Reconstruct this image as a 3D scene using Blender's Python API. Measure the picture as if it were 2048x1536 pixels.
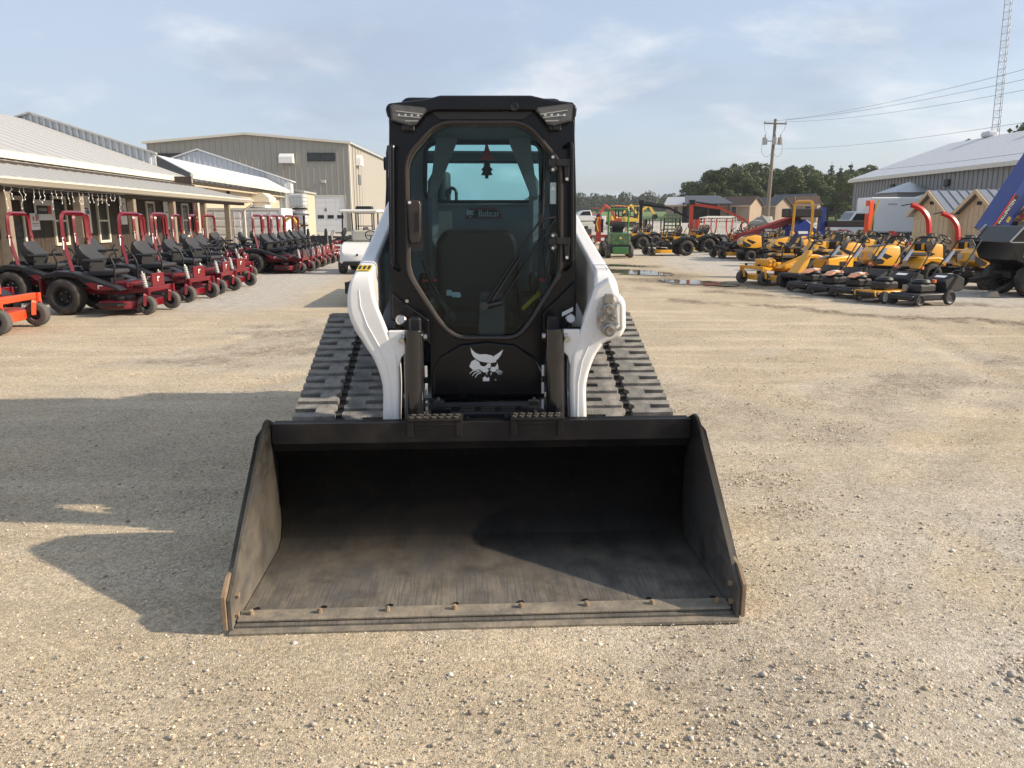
import bpy, bmesh, math, random
import numpy as np
from mathutils import Vector, Matrix, noise as mnoise
random.seed(7); np.random.seed(7)
R = math.radians; PI = math.pi
scene = bpy.context.scene; COL = scene.collection
for o in list(bpy.data.objects): bpy.data.objects.remove(o)
# ---------------------------------------------------------------- camera, sky, sun, exposure
FPX = 1540.0; PITCH = R(12.1); CAMH = 1.56
cam = bpy.data.cameras.new('camera'); cam_o = bpy.data.objects.new('camera', cam); COL.objects.link(cam_o)
cam.sensor_width = 36; cam.lens = FPX/2048*36; cam.clip_start = .05; cam.clip_end = 5000
cam_o.location = (0, 0, CAMH); cam_o.rotation_euler = (PI/2-PITCH, 0, 0); scene.camera = cam_o
SUN_EL = R(28.5); SUN_AZ = R(-5)          # azimuth measured from +X towards +Y
sd = Vector((math.cos(SUN_EL)*math.cos(SUN_AZ), math.cos(SUN_EL)*math.sin(SUN_AZ), math.sin(SUN_EL)))
world = bpy.data.worlds.new('World'); scene.world = world; world.use_nodes = True
wn = world.node_tree.nodes; wl = world.node_tree.links; wn.clear()
def wnode(t, **k):
    n = wn.new(t)
    for a, b in k.items(): setattr(n, a, b)
    return n
def wmath(op, a, b=None, c=None):
    n = wnode('ShaderNodeMath', operation=op)
    for i, v in enumerate((a, b, c)):
        if v is None: continue
        if isinstance(v, (int, float)): n.inputs[i].default_value = v
        else: wl.new(v, n.inputs[i])
    return n.outputs[0]
sky = wnode('ShaderNodeTexSky', sky_type='NISHITA', sun_disc=False, sun_elevation=SUN_EL,
            sun_rotation=PI/2-SUN_AZ, air_density=1.0, dust_density=2.6, ozone_density=1.6, altitude=200)
tc = wnode('ShaderNodeTexCoord'); sep = wnode('ShaderNodeSeparateXYZ'); wl.new(tc.outputs['Generated'], sep.inputs[0])
zz = wmath('ADD', wmath('MAXIMUM', sep.outputs[2], 0.0), .30)
cmb = wnode('ShaderNodeCombineXYZ')
wl.new(wmath('DIVIDE', sep.outputs[0], zz), cmb.inputs[0]); wl.new(wmath('DIVIDE', sep.outputs[1], zz), cmb.inputs[1])
def wnoise(scale, detail, rough, off, dist=.3):
    mp = wnode('ShaderNodeMapping'); mp.inputs['Location'].default_value = off
    mp.inputs['Rotation'].default_value = (0, 0, .35); mp.inputs['Scale'].default_value = (1, 1.15, 1)
    wl.new(cmb.outputs[0], mp.inputs[0])
    n = wnode('ShaderNodeTexNoise'); n.inputs['Scale'].default_value = scale; n.inputs['Detail'].default_value = detail
    n.inputs['Roughness'].default_value = rough; n.inputs['Distortion'].default_value = dist; wl.new(mp.outputs[0], n.inputs['Vector'])
    return n.outputs['Fac']
def wramp(v, a, b):
    n = wnode('ShaderNodeMapRange', interpolation_type='SMOOTHSTEP'); wl.new(v, n.inputs[0])
    n.inputs[1].default_value = a; n.inputs[2].default_value = b
    return n.outputs[0]
def wmix(f, a, b):
    n = wnode('ShaderNodeMix', data_type='RGBA')
    for i, v in ((0, f), (6, a), (7, b)):
        if isinstance(v, (int, float)): n.inputs[i].default_value = v
        elif isinstance(v, tuple): n.inputs[i].default_value = v
        else: wl.new(v, n.inputs[i])
    return n.outputs[2]
veil = wmath('MULTIPLY_ADD', wramp(wnoise(.35, 4, .55, (3.1, 1.2, 0)), .30, .72), .38, .5)     # thin high veil
c1 = wmix(veil, sky.outputs[0], (3.0, 3.4, 4.1, 1))
puff = wmath('MULTIPLY', wramp(wnoise(1.7, 7, .58, (1.3, 4.4, 0), .25), .49, .70), .8)         # broken bright cloud
c2 = wmix(puff, c1, (4.7, 4.8, 5.0, 1))
drk = wmath('MULTIPLY', wramp(wnoise(1.3, 6, .58, (7.7, .4, 0), .25), .48, .72), .6)              # grey-blue undersides
c3 = wmix(drk, c2, (2.2, 2.6, 3.3, 1))
bg = wnode('ShaderNodeBackground'); bg.inputs[1].default_value = .112; wl.new(c3, bg.inputs[0])
wo = wnode('ShaderNodeOutputWorld'); wl.new(bg.outputs[0], wo.inputs[0])
sl = bpy.data.lights.new('sun', 'SUN'); sun = bpy.data.objects.new('sun', sl); COL.objects.link(sun)
sl.energy = 3.7; sl.angle = R(1.1); sl.color = (1, .85, .67)
sun.rotation_euler = sd.to_track_quat('Z', 'Y').to_euler(); sun.location = (30, 0, 30)
scene.view_settings.view_transform = 'Standard'; scene.view_settings.look = 'None'
scene.view_settings.exposure = .85; scene.view_settings.gamma = 1
scene.render.engine = 'CYCLES'
scene.cycles.max_bounces = 6; scene.cycles.transparent_max_bounces = 12
# ---------------------------------------------------------------- helpers
def gz(x, y):
    """height of the yard: level, rising gently far off on the right"""
    def ss(a, b, t):
        t = min(1, max(0, (t-a)/(b-a))); return t*t*(3-2*t)
    return (1.15*ss(42, 85, y)+3.2*ss(90, 330, y))*ss(-2, 14, x)
def pray(px, py):
    x = (px-1024)/FPX; y = -(py-768)/FPX; c, s = math.cos(PITCH), math.sin(PITCH)
    return x, c+y*s, -s+y*c
def G(px, py, z=0):
    d = pray(px, py); t = (z-CAMH)/d[2]; return Vector((d[0]*t, d[1]*t, z))
def A(px, py, Y):
    d = pray(px, py); t = Y/d[1]; return Vector((d[0]*t, Y, CAMH+d[2]*t))
MATS = {}
def mat(name, col, rough=.5, metal=0, var=.12, scale=6, bump=0, bscale=60, dust=0, dustcol=(.34, .27, .19), coat=0, spec=.5, dscale=5):
    if name in MATS: return MATS[name]
    m = bpy.data.materials.new(name); m.use_nodes = True; MATS[name] = m
    nt = m.node_tree; N = nt.nodes; L = nt.links; p = N['Principled BSDF']
    p.inputs['Roughness'].default_value = rough; p.inputs['Metallic'].default_value = metal
    p.inputs['Coat Weight'].default_value = coat; p.inputs['Specular IOR Level'].default_value = spec
    t = N.new('ShaderNodeTexCoord'); n = N.new('ShaderNodeTexNoise'); n.inputs['Scale'].default_value = scale
    n.inputs['Detail'].default_value = 5; L.new(t.outputs['Object'], n.inputs['Vector'])
    mx = N.new('ShaderNodeMix'); mx.data_type = 'RGBA'; L.new(n.outputs['Fac'], mx.inputs[0])
    mx.inputs[6].default_value = tuple(max(0, c*(1-var)) for c in col)+(1,)
    mx.inputs[7].default_value = tuple(min(1, c*(1+var)) for c in col)+(1,)
    out = mx.outputs[2]
    if dust:
        n2 = N.new('ShaderNodeTexNoise'); n2.inputs['Scale'].default_value = dscale; n2.inputs['Detail'].default_value = 8
        n2.inputs['Roughness'].default_value = .65; L.new(t.outputs['Object'], n2.inputs['Vector'])
        mr = N.new('ShaderNodeMapRange'); L.new(n2.outputs['Fac'], mr.inputs[0]); mr.inputs[1].default_value = .42; mr.inputs[2].default_value = .75
        mr.inputs[4].default_value = dust
        m2 = N.new('ShaderNodeMix'); m2.data_type = 'RGBA'; L.new(mr.outputs[0], m2.inputs[0]); L.new(out, m2.inputs[6])
        m2.inputs[7].default_value = dustcol+(1,); out = m2.outputs[2]
        mr2 = N.new('ShaderNodeMapRange'); L.new(mr.outputs[0], mr2.inputs[0]); mr2.inputs[3].default_value = rough; mr2.inputs[4].default_value = min(1, rough+.4)
        L.new(mr2.outputs[0], p.inputs['Roughness'])
    L.new(out, p.inputs['Base Color'])
    if bump:
        n3 = N.new('ShaderNodeTexNoise'); n3.inputs['Scale'].default_value = bscale; n3.inputs['Detail'].default_value = 4
        L.new(t.outputs['Object'], n3.inputs['Vector']); b = N.new('ShaderNodeBump'); b.inputs['Strength'].default_value = bump
        b.inputs['Distance'].default_value = .01; L.new(n3.outputs['Fac'], b.inputs['Height']); L.new(b.outputs[0], p.inputs['Normal'])
    return m
def glass(name, tint, alpha=.9, rough=.02, refl=1.45):
    """clear pane: tinted see-through with a mirror-like surface reflection"""
    m = bpy.data.materials.new(name); m.use_nodes = True; MATS[name] = m
    nt = m.node_tree; N = nt.nodes; L = nt.links; N.clear()
    o = N.new('ShaderNodeOutputMaterial'); t = N.new('ShaderNodeBsdfTransparent'); t.inputs[0].default_value = tint+(1,)
    g = N.new('ShaderNodeBsdfGlossy'); g.inputs['Roughness'].default_value = rough; f = N.new('ShaderNodeFresnel'); f.inputs[0].default_value = refl
    mx = N.new('ShaderNodeMixShader'); L.new(f.outputs[0], mx.inputs[0]); L.new(t.outputs[0], mx.inputs[1]); L.new(g.outputs[0], mx.inputs[2])
    L.new(mx.outputs[0], o.inputs[0]); return m
class B:
    """collects boxes, prisms, tubes and lathes into one mesh"""
    def __init__(s): s.v = []; s.f = []; s.m = None
    def add(s, vs, fs, m=None):
        k = len(s.v)
        if s.m is not None: vs = [s.m @ Vector(p) for p in vs]
        s.v += [tuple(p) for p in vs]; s.f += [tuple(i+k for i in f) for f in fs]; return s
    def bx(s, x0, x1, y0, y1, z0, z1, c=0):
        if c <= 0:
            return s.add([(x, y, z) for z in (z0, z1) for y in (y0, y1) for x in (x0, x1)],
                         [(0, 2, 3, 1), (4, 5, 7, 6), (0, 1, 5, 4), (2, 6, 7, 3), (0, 4, 6, 2), (1, 3, 7, 5)])
        bm = bmesh.new(); bmesh.ops.create_cube(bm, size=1)
        for v in bm.verts: v.co = ((x0+x1)/2+v.co.x*(x1-x0), (y0+y1)/2+v.co.y*(y1-y0), (z0+z1)/2+v.co.z*(z1-z0))
        bmesh.ops.bevel(bm, geom=bm.edges[:], offset=c, segments=1, affect='EDGES', profile=.5)
        bm.verts.index_update(); s.add([v.co[:] for v in bm.verts], [[v.index for v in f.verts] for f in bm.faces]); bm.free(); return s
    def cb(s, c, d, ch=0): return s.bx(c[0]-d[0]/2, c[0]+d[0]/2, c[1]-d[1]/2, c[1]+d[1]/2, c[2]-d[2]/2, c[2]+d[2]/2, ch)
    def cyl(s, p, q, r, r2=None, n=12):
        p = Vector(p); q = Vector(q); d = (q-p).normalized(); r2 = r if r2 is None else r2
        a = d.orthogonal().normalized(); b = d.cross(a); vs = []
        for c, rr in ((p, r), (q, r2)):
            vs += [c+(a*math.cos(2*PI*i/n)+b*math.sin(2*PI*i/n))*rr for i in range(n)]
        fs = [(i, (i+1) % n, n+(i+1) % n, n+i) for i in range(n)]+[tuple(range(n-1, -1, -1)), tuple(range(n, 2*n))]
        return s.add(vs, fs)
    def beam(s, p, q, w, h, up=(0, 0, 1)):
        """rectangular bar from p to q, w across, h along up"""
        p = Vector(p); q = Vector(q); d = (q-p).normalized(); a = d.cross(Vector(up))
        if a.length < 1e-4: a = d.cross(Vector((1, 0, 0)))
        a.normalize(); b = a.cross(d)
        vs = [c+a*(w/2*i)+b*(h/2*j) for c in (p, q) for i, j in ((-1, -1), (1, -1), (1, 1), (-1, 1))]
        return s.add(vs, [(3, 2, 1, 0), (4, 5, 6, 7)]+[(i, (i+1) % 4, 4+(i+1) % 4, 4+i) for i in range(4)])
    def tube(s, pts, r, n=8, rd=0, closed=False, sq=None):
        """round pipe (or flat bar with sq=(w,h)) along a path; rd rounds the corners"""
        P = [Vector(p) for p in pts]
        if rd:
            Q = [P[0]] if not closed else []
            rng = range(1, len(P)-1) if not closed else range(len(P))
            for i in rng:
                a, b, c = P[i-1], P[i], P[(i+1) % len(P)]
                r1 = min(rd, (a-b).length*.49, (c-b).length*.49); p0 = b+(a-b).normalized()*r1; p2 = b+(c-b).normalized()*r1
                for k in range(6):
                    t = k/5; Q.append(p0*(1-t)**2+b*2*t*(1-t)+p2*t*t)
            if not closed: Q.append(P[-1])
            P = Q
        m = len(P); vs = []; up = None
        for i in range(m):
            d = (P[(i+1) % m]-P[i-1]) if closed else (P[min(i+1, m-1)]-P[max(i-1, 0)])
            d.normalize()
            if up is None: up = d.orthogonal().normalized() if abs(d.z) > .9 else (Vector((0, 0, 1))-d*d.z).normalized()
            up = up-d*up.dot(d); up.normalize(); b = d.cross(up)
            rr = r[i] if isinstance(r, (list, tuple)) else r
            if sq: vs += [P[i]+up*(sq[1]/2*j)+b*(sq[0]/2*k) for k, j in ((-1, -1), (1, -1), (1, 1), (-1, 1))]
            else: vs += [P[i]+(up*math.cos(2*PI*k/n)+b*math.sin(2*PI*k/n))*rr for k in range(n)]
        if sq: n = 4
        fs = []
        for i in range(m if closed else m-1):
            j = (i+1) % m
            fs += [(i*n+k, i*n+(k+1) % n, j*n+(k+1) % n, j*n+k) for k in range(n)]
        if not closed: fs += [tuple(range(n-1, -1, -1)), tuple((m-1)*n+k for k in range(n))]
        return s.add(vs, fs)
    def prism(s, poly, ax, a, b):
        """polygon in the other two axes, pushed from a to b along ax"""
        n = len(poly)
        def mk(p, t): return {'x': (t, p[0], p[1]), 'y': (p[0], t, p[1]), 'z': (p[0], p[1], t)}[ax]
        ar = sum(poly[i][0]*poly[(i+1) % n][1]-poly[(i+1) % n][0]*poly[i][1] for i in range(n))
        if (ar < 0) ^ (ax == 'y'): poly = poly[::-1]
        if a > b: a, b = b, a
        return s.add([mk(p, a) for p in poly]+[mk(p, b) for p in poly],
                     [tuple(range(n-1, -1, -1)), tuple(range(n, 2*n))]+[(i, (i+1) % n, n+(i+1) % n, n+i) for i in range(n)])
    def lathe(s, prof, c, ax=(0, 0, 1), n=20, mod=None, closed=False):
        """profile of (radius, height) turned round ax"""
        d = Vector(ax).normalized(); a = d.orthogonal().normalized(); b = d.cross(a); c = Vector(c); k = len(prof); vs = []
        for i in range(n):
            t = 2*PI*i/n; e = a*math.cos(t)+b*math.sin(t)
            for j, (r, h) in enumerate(prof): vs.append(c+e*(r+(mod(i, j) if mod else 0))+d*h)
        fs = [(i*k+j, ((i+1) % n)*k+j, ((i+1) % n)*k+(j+1) % k, i*k+(j+1) % k) for i in range(n) for j in range(k if closed else k-1)]
        return s.add(vs, fs)
    def loft(s, rings, cap=True):
        n = len(rings[0]); vs = [p for r in rings for p in r]; fs = []
        for i in range(len(rings)-1): fs += [(i*n+k, i*n+(k+1) % n, (i+1)*n+(k+1) % n, (i+1)*n+k) for k in range(n)]
        if cap: fs += [tuple(range(n-1, -1, -1)), tuple((len(rings)-1)*n+k for k in range(n))]
        return s.add(vs, fs)
    def blob(s, c, r, seed=0, amp=.25, sub=2, sq=(1, 1, 1)):
        bm = bmesh.new(); bmesh.ops.create_icosphere(bm, subdivisions=sub, radius=1); vs = []
        for v in bm.verts:
            p = v.co.copy(); k = 1+amp*mnoise.noise(p*1.3+Vector((seed*3.7, seed*1.9, seed)))*2
            vs.append((c[0]+p.x*k*r*sq[0], c[1]+p.y*k*r*sq[1], c[2]+p.z*k*r*sq[2]))
        s.add(vs, [[v.index for v in f.verts] for f in bm.faces]); bm.free(); return s
    def mesh(s, name, ang=35):
        me = bpy.data.meshes.new(name); me.from_pydata([tuple(v) for v in s.v], [], s.f)
        bm = bmesh.new(); bm.from_mesh(me); bmesh.ops.recalc_face_normals(bm, faces=bm.faces[:]); bm.to_mesh(me); bm.free()
        me.polygons.foreach_set('use_smooth', [True]*len(me.polygons)); me.set_sharp_from_angle(angle=R(ang)); return me
    def build(s, name, m, par=None, bev=0, seg=2, ang=35):
        return mk(name, s.mesh(name, ang), m, par, bev, seg)
def mk(name, me, m, par=None, bev=0, seg=2):
    if m is not None and not me.materials: me.materials.append(MATS[m] if isinstance(m, str) else m)
    o = bpy.data.objects.new(name, me); COL.objects.link(o); o.parent = par
    if bev:
        b = o.modifiers.new('bevel', 'BEVEL'); b.width = bev; b.segments = seg; b.limit_method = 'ANGLE'; b.angle_limit = R(40); b.harden_normals = True
    return o
def tag(o, label=None, cat=None, group=None, kind=None):
    for k, v in (('label', label), ('category', cat), ('group', group), ('kind', kind)):
        if v: o[k] = v
    return o
def thing(name, loc, rz, label, cat, group=None):
    o = bpy.data.objects.new(name, None); COL.objects.link(o); o.location = loc; o.rotation_euler = (0, 0, rz)
    o.empty_display_size = .2
    return tag(o, label, cat, group)
KIDS = {}
def kids(o): return [c for c in o.children]
def dup(o, par=None, loc=None, rz=None, label=None, skip=(), scale=None):
    c = o.copy(); COL.objects.link(c); c.parent = par
    if loc is not None: c.location = loc
    if rz is not None: c.rotation_euler = (0, 0, rz)
    if label: c['label'] = label
    if scale: c.scale = (scale,)*3
    for ch in kids(o):
        if ch.name.split('.')[0] not in skip: dup(ch, c)
    return c
def text(name, s, size, m, par, loc, rot, depth=.002, align='CENTER', stretch=1):
    cu = bpy.data.curves.new(name, 'FONT'); cu.body = s; cu.size = size; cu.extrude = depth; cu.align_x = align; cu.align_y = 'CENTER'; cu.resolution_u = 3
    t = bpy.data.objects.new(name, cu); COL.objects.link(t); dg = bpy.context.evaluated_depsgraph_get()
    me = bpy.data.meshes.new_from_object(t.evaluated_get(dg)); bpy.data.objects.remove(t)
    me.transform(Matrix.Translation(loc) @ Matrix(rot).to_4x4() @ Matrix.Diagonal((stretch, 1, 1, 1)))
    me.materials.clear(); return mk(name, me, m, par)
def rows(x, y): # rotation whose local x and y axes point along these vectors
    x = Vector(x).normalized(); y = Vector(y).normalized(); z = x.cross(y); return Matrix((x, y, z)).transposed()
# ---------------------------------------------------------------- materials
mat('black_paint', (.0035, .004, .0065), .27, var=.2, spec=.3, dust=.02, dustcol=(.2, .17, .13), dscale=2.5)
mat('black_frame', (.010, .010, .012), .48, var=.2, spec=.35)
mat('black_plastic', (.011, .011, .012), .45, var=.15, bump=.05, bscale=200)
mat('grey_plastic', (.035, .036, .038), .5, var=.15)
mat('rubber', (.022, .021, .020), .75, var=.25, dust=.5, dustcol=(.16, .135, .105), bump=.1, bscale=120)
mat('track_rubber', (.028, .027, .026), .8, var=.3, dust=.35, dustcol=(.13, .115, .095), bump=.35, bscale=90, dscale=9)
mat('lug_rubber', (.15, .148, .14), .85, var=.3, scale=12, dust=.9, dustcol=(.36, .335, .29), bump=.5, bscale=110, dscale=12)
mat('white_paint', (.74, .74, .73), .34, var=.03, coat=.25, bump=.03, bscale=25, dust=.16, dustcol=(.50, .45, .38), dscale=3)
mat('offwhite', (.62, .60, .55), .5, var=.06)
mat('steel', (.42, .41, .39), .35, metal=1, var=.15)
mat('zinc', (.30, .28, .25), .34, metal=.85, var=.25)
mat('red_paint', (.14, .003, .010), .3, var=.12, coat=.4)
mat('bright_red', (.50, .025, .02), .38, var=.1, coat=.2)
mat('orange_paint', (.72, .075, .02), .36, var=.1, coat=.3)
mat('yellow_paint', (.76, .36, .018), .36, var=.06, coat=.3)
mat('gold_paint', (.62, .42, .06), .4, var=.1)
mat('green_paint', (.018, .085, .018), .42, var=.25, coat=.1, dust=.35)
mat('blue_paint', (.008, .035, .22), .35, var=.1, coat=.3)
mat('seat_vinyl', (.030, .030, .031), .55, var=.15, bump=.06, bscale=150)
mat('engine', (.018, .018, .018), .45, var=.3, bump=.2, bscale=40)
mat('paper', (.78, .78, .77), .7, var=.03)
mat('rim_grey', (.42, .42, .40), .45, var=.08)
mat('tan_panel', (.50, .43, .32), .55, var=.05)
# ---------------------------------------------------------------- ground
def ground_material():
    m = bpy.data.materials.new('gravel_yard'); m.use_nodes = True; nt = m.node_tree; N = nt.nodes; L = nt.links; p = N['Principled BSDF']
    t = N.new('ShaderNodeTexCoord')
    def noise(sc, det=6, ro=.6):
        n = N.new('ShaderNodeTexNoise'); n.inputs['Scale'].default_value = sc; n.inputs['Detail'].default_value = det; n.inputs['Roughness'].default_value = ro
        L.new(t.outputs['Object'], n.inputs['Vector']); return n.outputs['Fac']
    def mr(v, a, b, c=0, d=1):
        n = N.new('ShaderNodeMapRange'); L.new(v, n.inputs[0])
        for i, k in enumerate((a, b, c, d)): n.inputs[i+1].default_value = k
        return n.outputs[0]
    def mix(f, a, b, bt='MIX'):
        n = N.new('ShaderNodeMix'); n.data_type = 'RGBA'; n.blend_type = bt
        for i, v in ((0, f), (6, a), (7, b)):
            if isinstance(v, tuple): n.inputs[i].default_value = v+(1,)
            elif isinstance(v, (int, float)): n.inputs[i].default_value = v
            else: L.new(v, n.inputs[i])
        return n.outputs[2]
    def attr(n):
        a = N.new('ShaderNodeAttribute'); a.attribute_name = n; return a.outputs['Fac']
    def vor(sc, feat='F1'):
        v = N.new('ShaderNodeTexVoronoi'); v.feature = feat; v.inputs['Scale'].default_value = sc; L.new(t.outputs['Object'], v.inputs['Vector']); return v
    def math_(op, a, b):
        n = N.new('ShaderNodeMath'); n.operation = op
        for i, v in enumerate((a, b)):
            if isinstance(v, (int, float)): n.inputs[i].default_value = v
            else: L.new(v, n.inputs[i])
        return n.outputs[0]
    base = mix(mr(noise(.33), .3, .7), (.43, .352, .24), (.56, .47, .335))
    base = mix(mr(noise(1.7, 8), .40, .72), base, (.41, .345, .25))
    mp = N.new('ShaderNodeMapping'); mp.inputs['Scale'].default_value = (.12, 1, 1); mp.inputs['Rotation'].default_value = (0, 0, .12); L.new(t.outputs['Object'], mp.inputs[0])
    ln = N.new('ShaderNodeTexNoise'); ln.inputs['Scale'].default_value = 2.6; ln.inputs['Detail'].default_value = 5; L.new(mp.outputs[0], ln.inputs['Vector'])
    base = mix(math_('MULTIPLY', mr(ln.outputs['Fac'], .5, .72), .7), base, (.62, .525, .385))
    base = mix(math_('MULTIPLY', mr(noise(4.5, 8), .5, .75), .5), base, (.48, .43, .345))
    base = mix(attr('grey'), base, mix(mr(noise(6, 8), .3, .7), (.38, .355, .31), (.54, .51, .455)))
    mudf = math_('MULTIPLY', attr('mud'), mr(noise(10, 9, .72), .40, .58, .25, 1.5)); mcl = N.new('ShaderNodeClamp'); L.new(mudf, mcl.inputs[0])
    base = mix(mcl.outputs[0], base, mix(mr(noise(9, 6), .35, .7), (.105, .08, .055), (.23, .185, .13)))
    v1 = vor(62); v2 = vor(170); sx = N.new('ShaderNodeSeparateColor'); L.new(v1.outputs['Color'], sx.inputs[0])
    s2 = N.new('ShaderNodeSeparateColor'); L.new(v2.outputs['Color'], s2.inputs[0])
    k = math_('MULTIPLY', mr(sx.outputs[0], 0, 1, .80, 1.18), mr(s2.outputs[0], 0, 1, .72, 1.24))
    ck = N.new('ShaderNodeCombineColor')
    for i in range(3): L.new(k, ck.inputs[i])
    spk = math_('MULTIPLY', mr(noise(75, 3, .6), .56, .66), mr(noise(1.6, 5), .35, .65, .25, .9))
    L.new(mix(math_('MULTIPLY', spk, .6), mix(1.0, base, ck.outputs[0], 'MULTIPLY'), (.17, .145, .115)), p.inputs['Base Color'])
    p.inputs['Roughness'].default_value = .95; p.inputs['Specular IOR Level'].default_value = .2
    h = math_('ADD', math_('MULTIPLY', v1.outputs['Distance'], -.45), math_('ADD', math_('MULTIPLY', v2.outputs['Distance'], -.4), math_('MULTIPLY', noise(11, 10, .75), 1.7)))
    b = N.new('ShaderNodeBump'); b.inputs['Strength'].default_value = .55; b.inputs['Distance'].default_value = .016
    L.new(h, b.inputs['Height']); L.new(b.outputs[0], p.inputs['Normal']); MATS['ground'] = m
ground_material()
def axis(lo, hi, dlo, dhi, step, grow=1.09):
    v = list(np.arange(dlo, dhi+1e-6, step)); s = step
    while v[-1] < hi: s *= grow; v.append(v[-1]+s)
    s = step
    while v[0] > lo: s *= grow; v.insert(0, v[0]-s)
    return np.array(v)
def vnoise(x, y, sc, seed):
    """smooth value noise on a lattice"""
    rng = np.random.RandomState(seed); T = rng.rand(256, 256); x = x*sc+1000; y = y*sc+1000
    xi = np.floor(x).astype(int); yi = np.floor(y).astype(int); fx = x-xi; fy = y-yi; fx = fx*fx*(3-2*fx); fy = fy*fy*(3-2*fy)
    g = lambda a, b: T[a % 256, b % 256]
    return (g(xi, yi)*(1-fx)+g(xi+1, yi)*fx)*(1-fy)+(g(xi, yi+1)*(1-fx)+g(xi+1, yi+1)*fx)*fy
def sstep(a, b, t): t = np.clip((t-a)/(b-a), 0, 1); return t*t*(3-2*t)
def seg_d(x, y, pts):
    d = np.full(x.shape, 1e9)
    for (ax, ay), (bx_, by_) in zip(pts[:-1], pts[1:]):
        l2 = (bx_-ax)**2+(by_-ay)**2; t = np.clip(((x-ax)*(bx_-ax)+(y-ay)*(by_-ay))/l2, 0, 1)
        d = np.minimum(d, np.hypot(x-ax-t*(bx_-ax), y-ay-t*(by_-ay)))
    return d
PUD = [[(3.0, 24.6), (3.6, 23.6), (4.0, 22.6), (4.5, 21.9)], [(3.9, 20.4), (4.6, 19.3), (5.4, 18.4)], [(3.5, 27.4), (3.7, 26.6), (4.6, 26.2)]]
PUW = [.62, .55, .3]
def zones(x, y):
    n1 = vnoise(x, y, .35, 1); n2 = vnoise(x, y, 1.3, 2); n3 = vnoise(x, y, 4., 3); nn = n1*.5+n2*.32+n3*.18
    grey = sstep(4.8, 7, x+2.4*(nn-.5))*sstep(11, 16, y)*.9                      # paler gravel under the yellow row
    grey = np.maximum(grey, sstep(-3.6, -5.4, x+2.2*(nn-.5))*sstep(12, 15, y)*.95)
    grey = np.maximum(grey, sstep(.50, .62, nn)*sstep(.6, 2.2, x)*sstep(6, 3, y)*.75)
    grey = np.maximum(grey, sstep(.58, .68, nn)*.35*sstep(20, 8, y))
    mud = np.zeros_like(x)
    for p_, w_ in zip(PUD, PUW): mud = np.maximum(mud, sstep(w_+.8, w_*.6, seg_d(x, y, p_)+.7*(n2-.5)+.3*(n3-.5))*.8)
    for tr in ([(3.2, 15.2), (5.0, 13.9), (6.6, 12.2), (8.4, 11.4)], [(5.8, 12.9), (8.0, 11.9), (10.5, 11.6)], [(4.5, 17), (6.4, 15.2), (9.5, 14.1), (13, 13.2)]):
        d = seg_d(x, y, tr)+.5*(n3-.5)+.3*(n2-.5)
        mud = np.maximum(mud, sstep(.42, .1, d)*sstep(.22, .5, n3*.6+n2*.4)*.95)
    mud = np.maximum(mud, sstep(.66, .8, nn)*.45*sstep(4, 8, y)*sstep(40, 20, y))
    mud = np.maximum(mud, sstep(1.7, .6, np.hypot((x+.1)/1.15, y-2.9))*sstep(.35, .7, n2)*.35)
    return grey, np.clip(mud, 0, 1)
def make_ground():
    xs = axis(-2200, 2200, -7.5, 8.5, .11); ys = axis(-300, 2600, 1.2, 9, .09, 1.045)
    X, Y = np.meshgrid(xs, ys); Z = np.zeros_like(X)
    near = sstep(60, 25, np.hypot(X, Y))
    Z += near*(.010*(vnoise(X, Y, 1.1, 5)-.5)+.008*(vnoise(X, Y, 3.1, 6)-.5)+.006*(vnoise(X, Y, 8.3, 8)-.5)-.011)
    ss = lambda a, b, t: sstep(a, b, t)
    Z += (1.15*ss(42, 85, Y)+3.2*ss(90, 330, Y))*ss(-2, 14, X)
    for tr in ([(-9, 5.3), (-2.6, 6.9), (-1.5, 9)], [(-9, 6.6), (-3.2, 7.9), (-1.8, 11)], [(-9.5, 8.2), (-4, 9.2), (-2.5, 13)], [(2.5, 4.5), (5, 7.5), (6, 12)], [(3.6, 4), (6.5, 7.5), (7.5, 12)]):
        d = seg_d(X, Y, tr); Z -= near*.012*sstep(.22, .05, d)*(.6+.8*vnoise(X, Y, 5, 9)); Z += near*.006*sstep(.16, .28, d)*sstep(.45, .3, d)
    gr, mu = zones(X, Y); ny, nx = X.shape
    me = bpy.data.meshes.new('ground'); idx = np.arange(nx*ny).reshape(ny, nx)
    F = np.stack([idx[:-1, :-1], idx[:-1, 1:], idx[1:, 1:], idx[1:, :-1]], -1).reshape(-1, 4)
    me.vertices.add(nx*ny); me.vertices.foreach_set('co', np.stack([X, Y, Z], -1).ravel())
    me.loops.add(F.size); me.loops.foreach_set('vertex_index', F.ravel()); me.polygons.add(len(F))
    me.polygons.foreach_set('loop_start', np.arange(len(F))*4); me.update(calc_edges=True); me.polygons.foreach_set('use_smooth', np.ones(len(F), bool))
    for n, v in (('grey', gr), ('mud', mu)):
        a = me.attributes.new(n, 'FLOAT', 'POINT'); a.data.foreach_set('value', v.ravel().astype(np.float32))
    tag(mk('ground', me, 'ground'), kind='structure')
make_ground()
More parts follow.
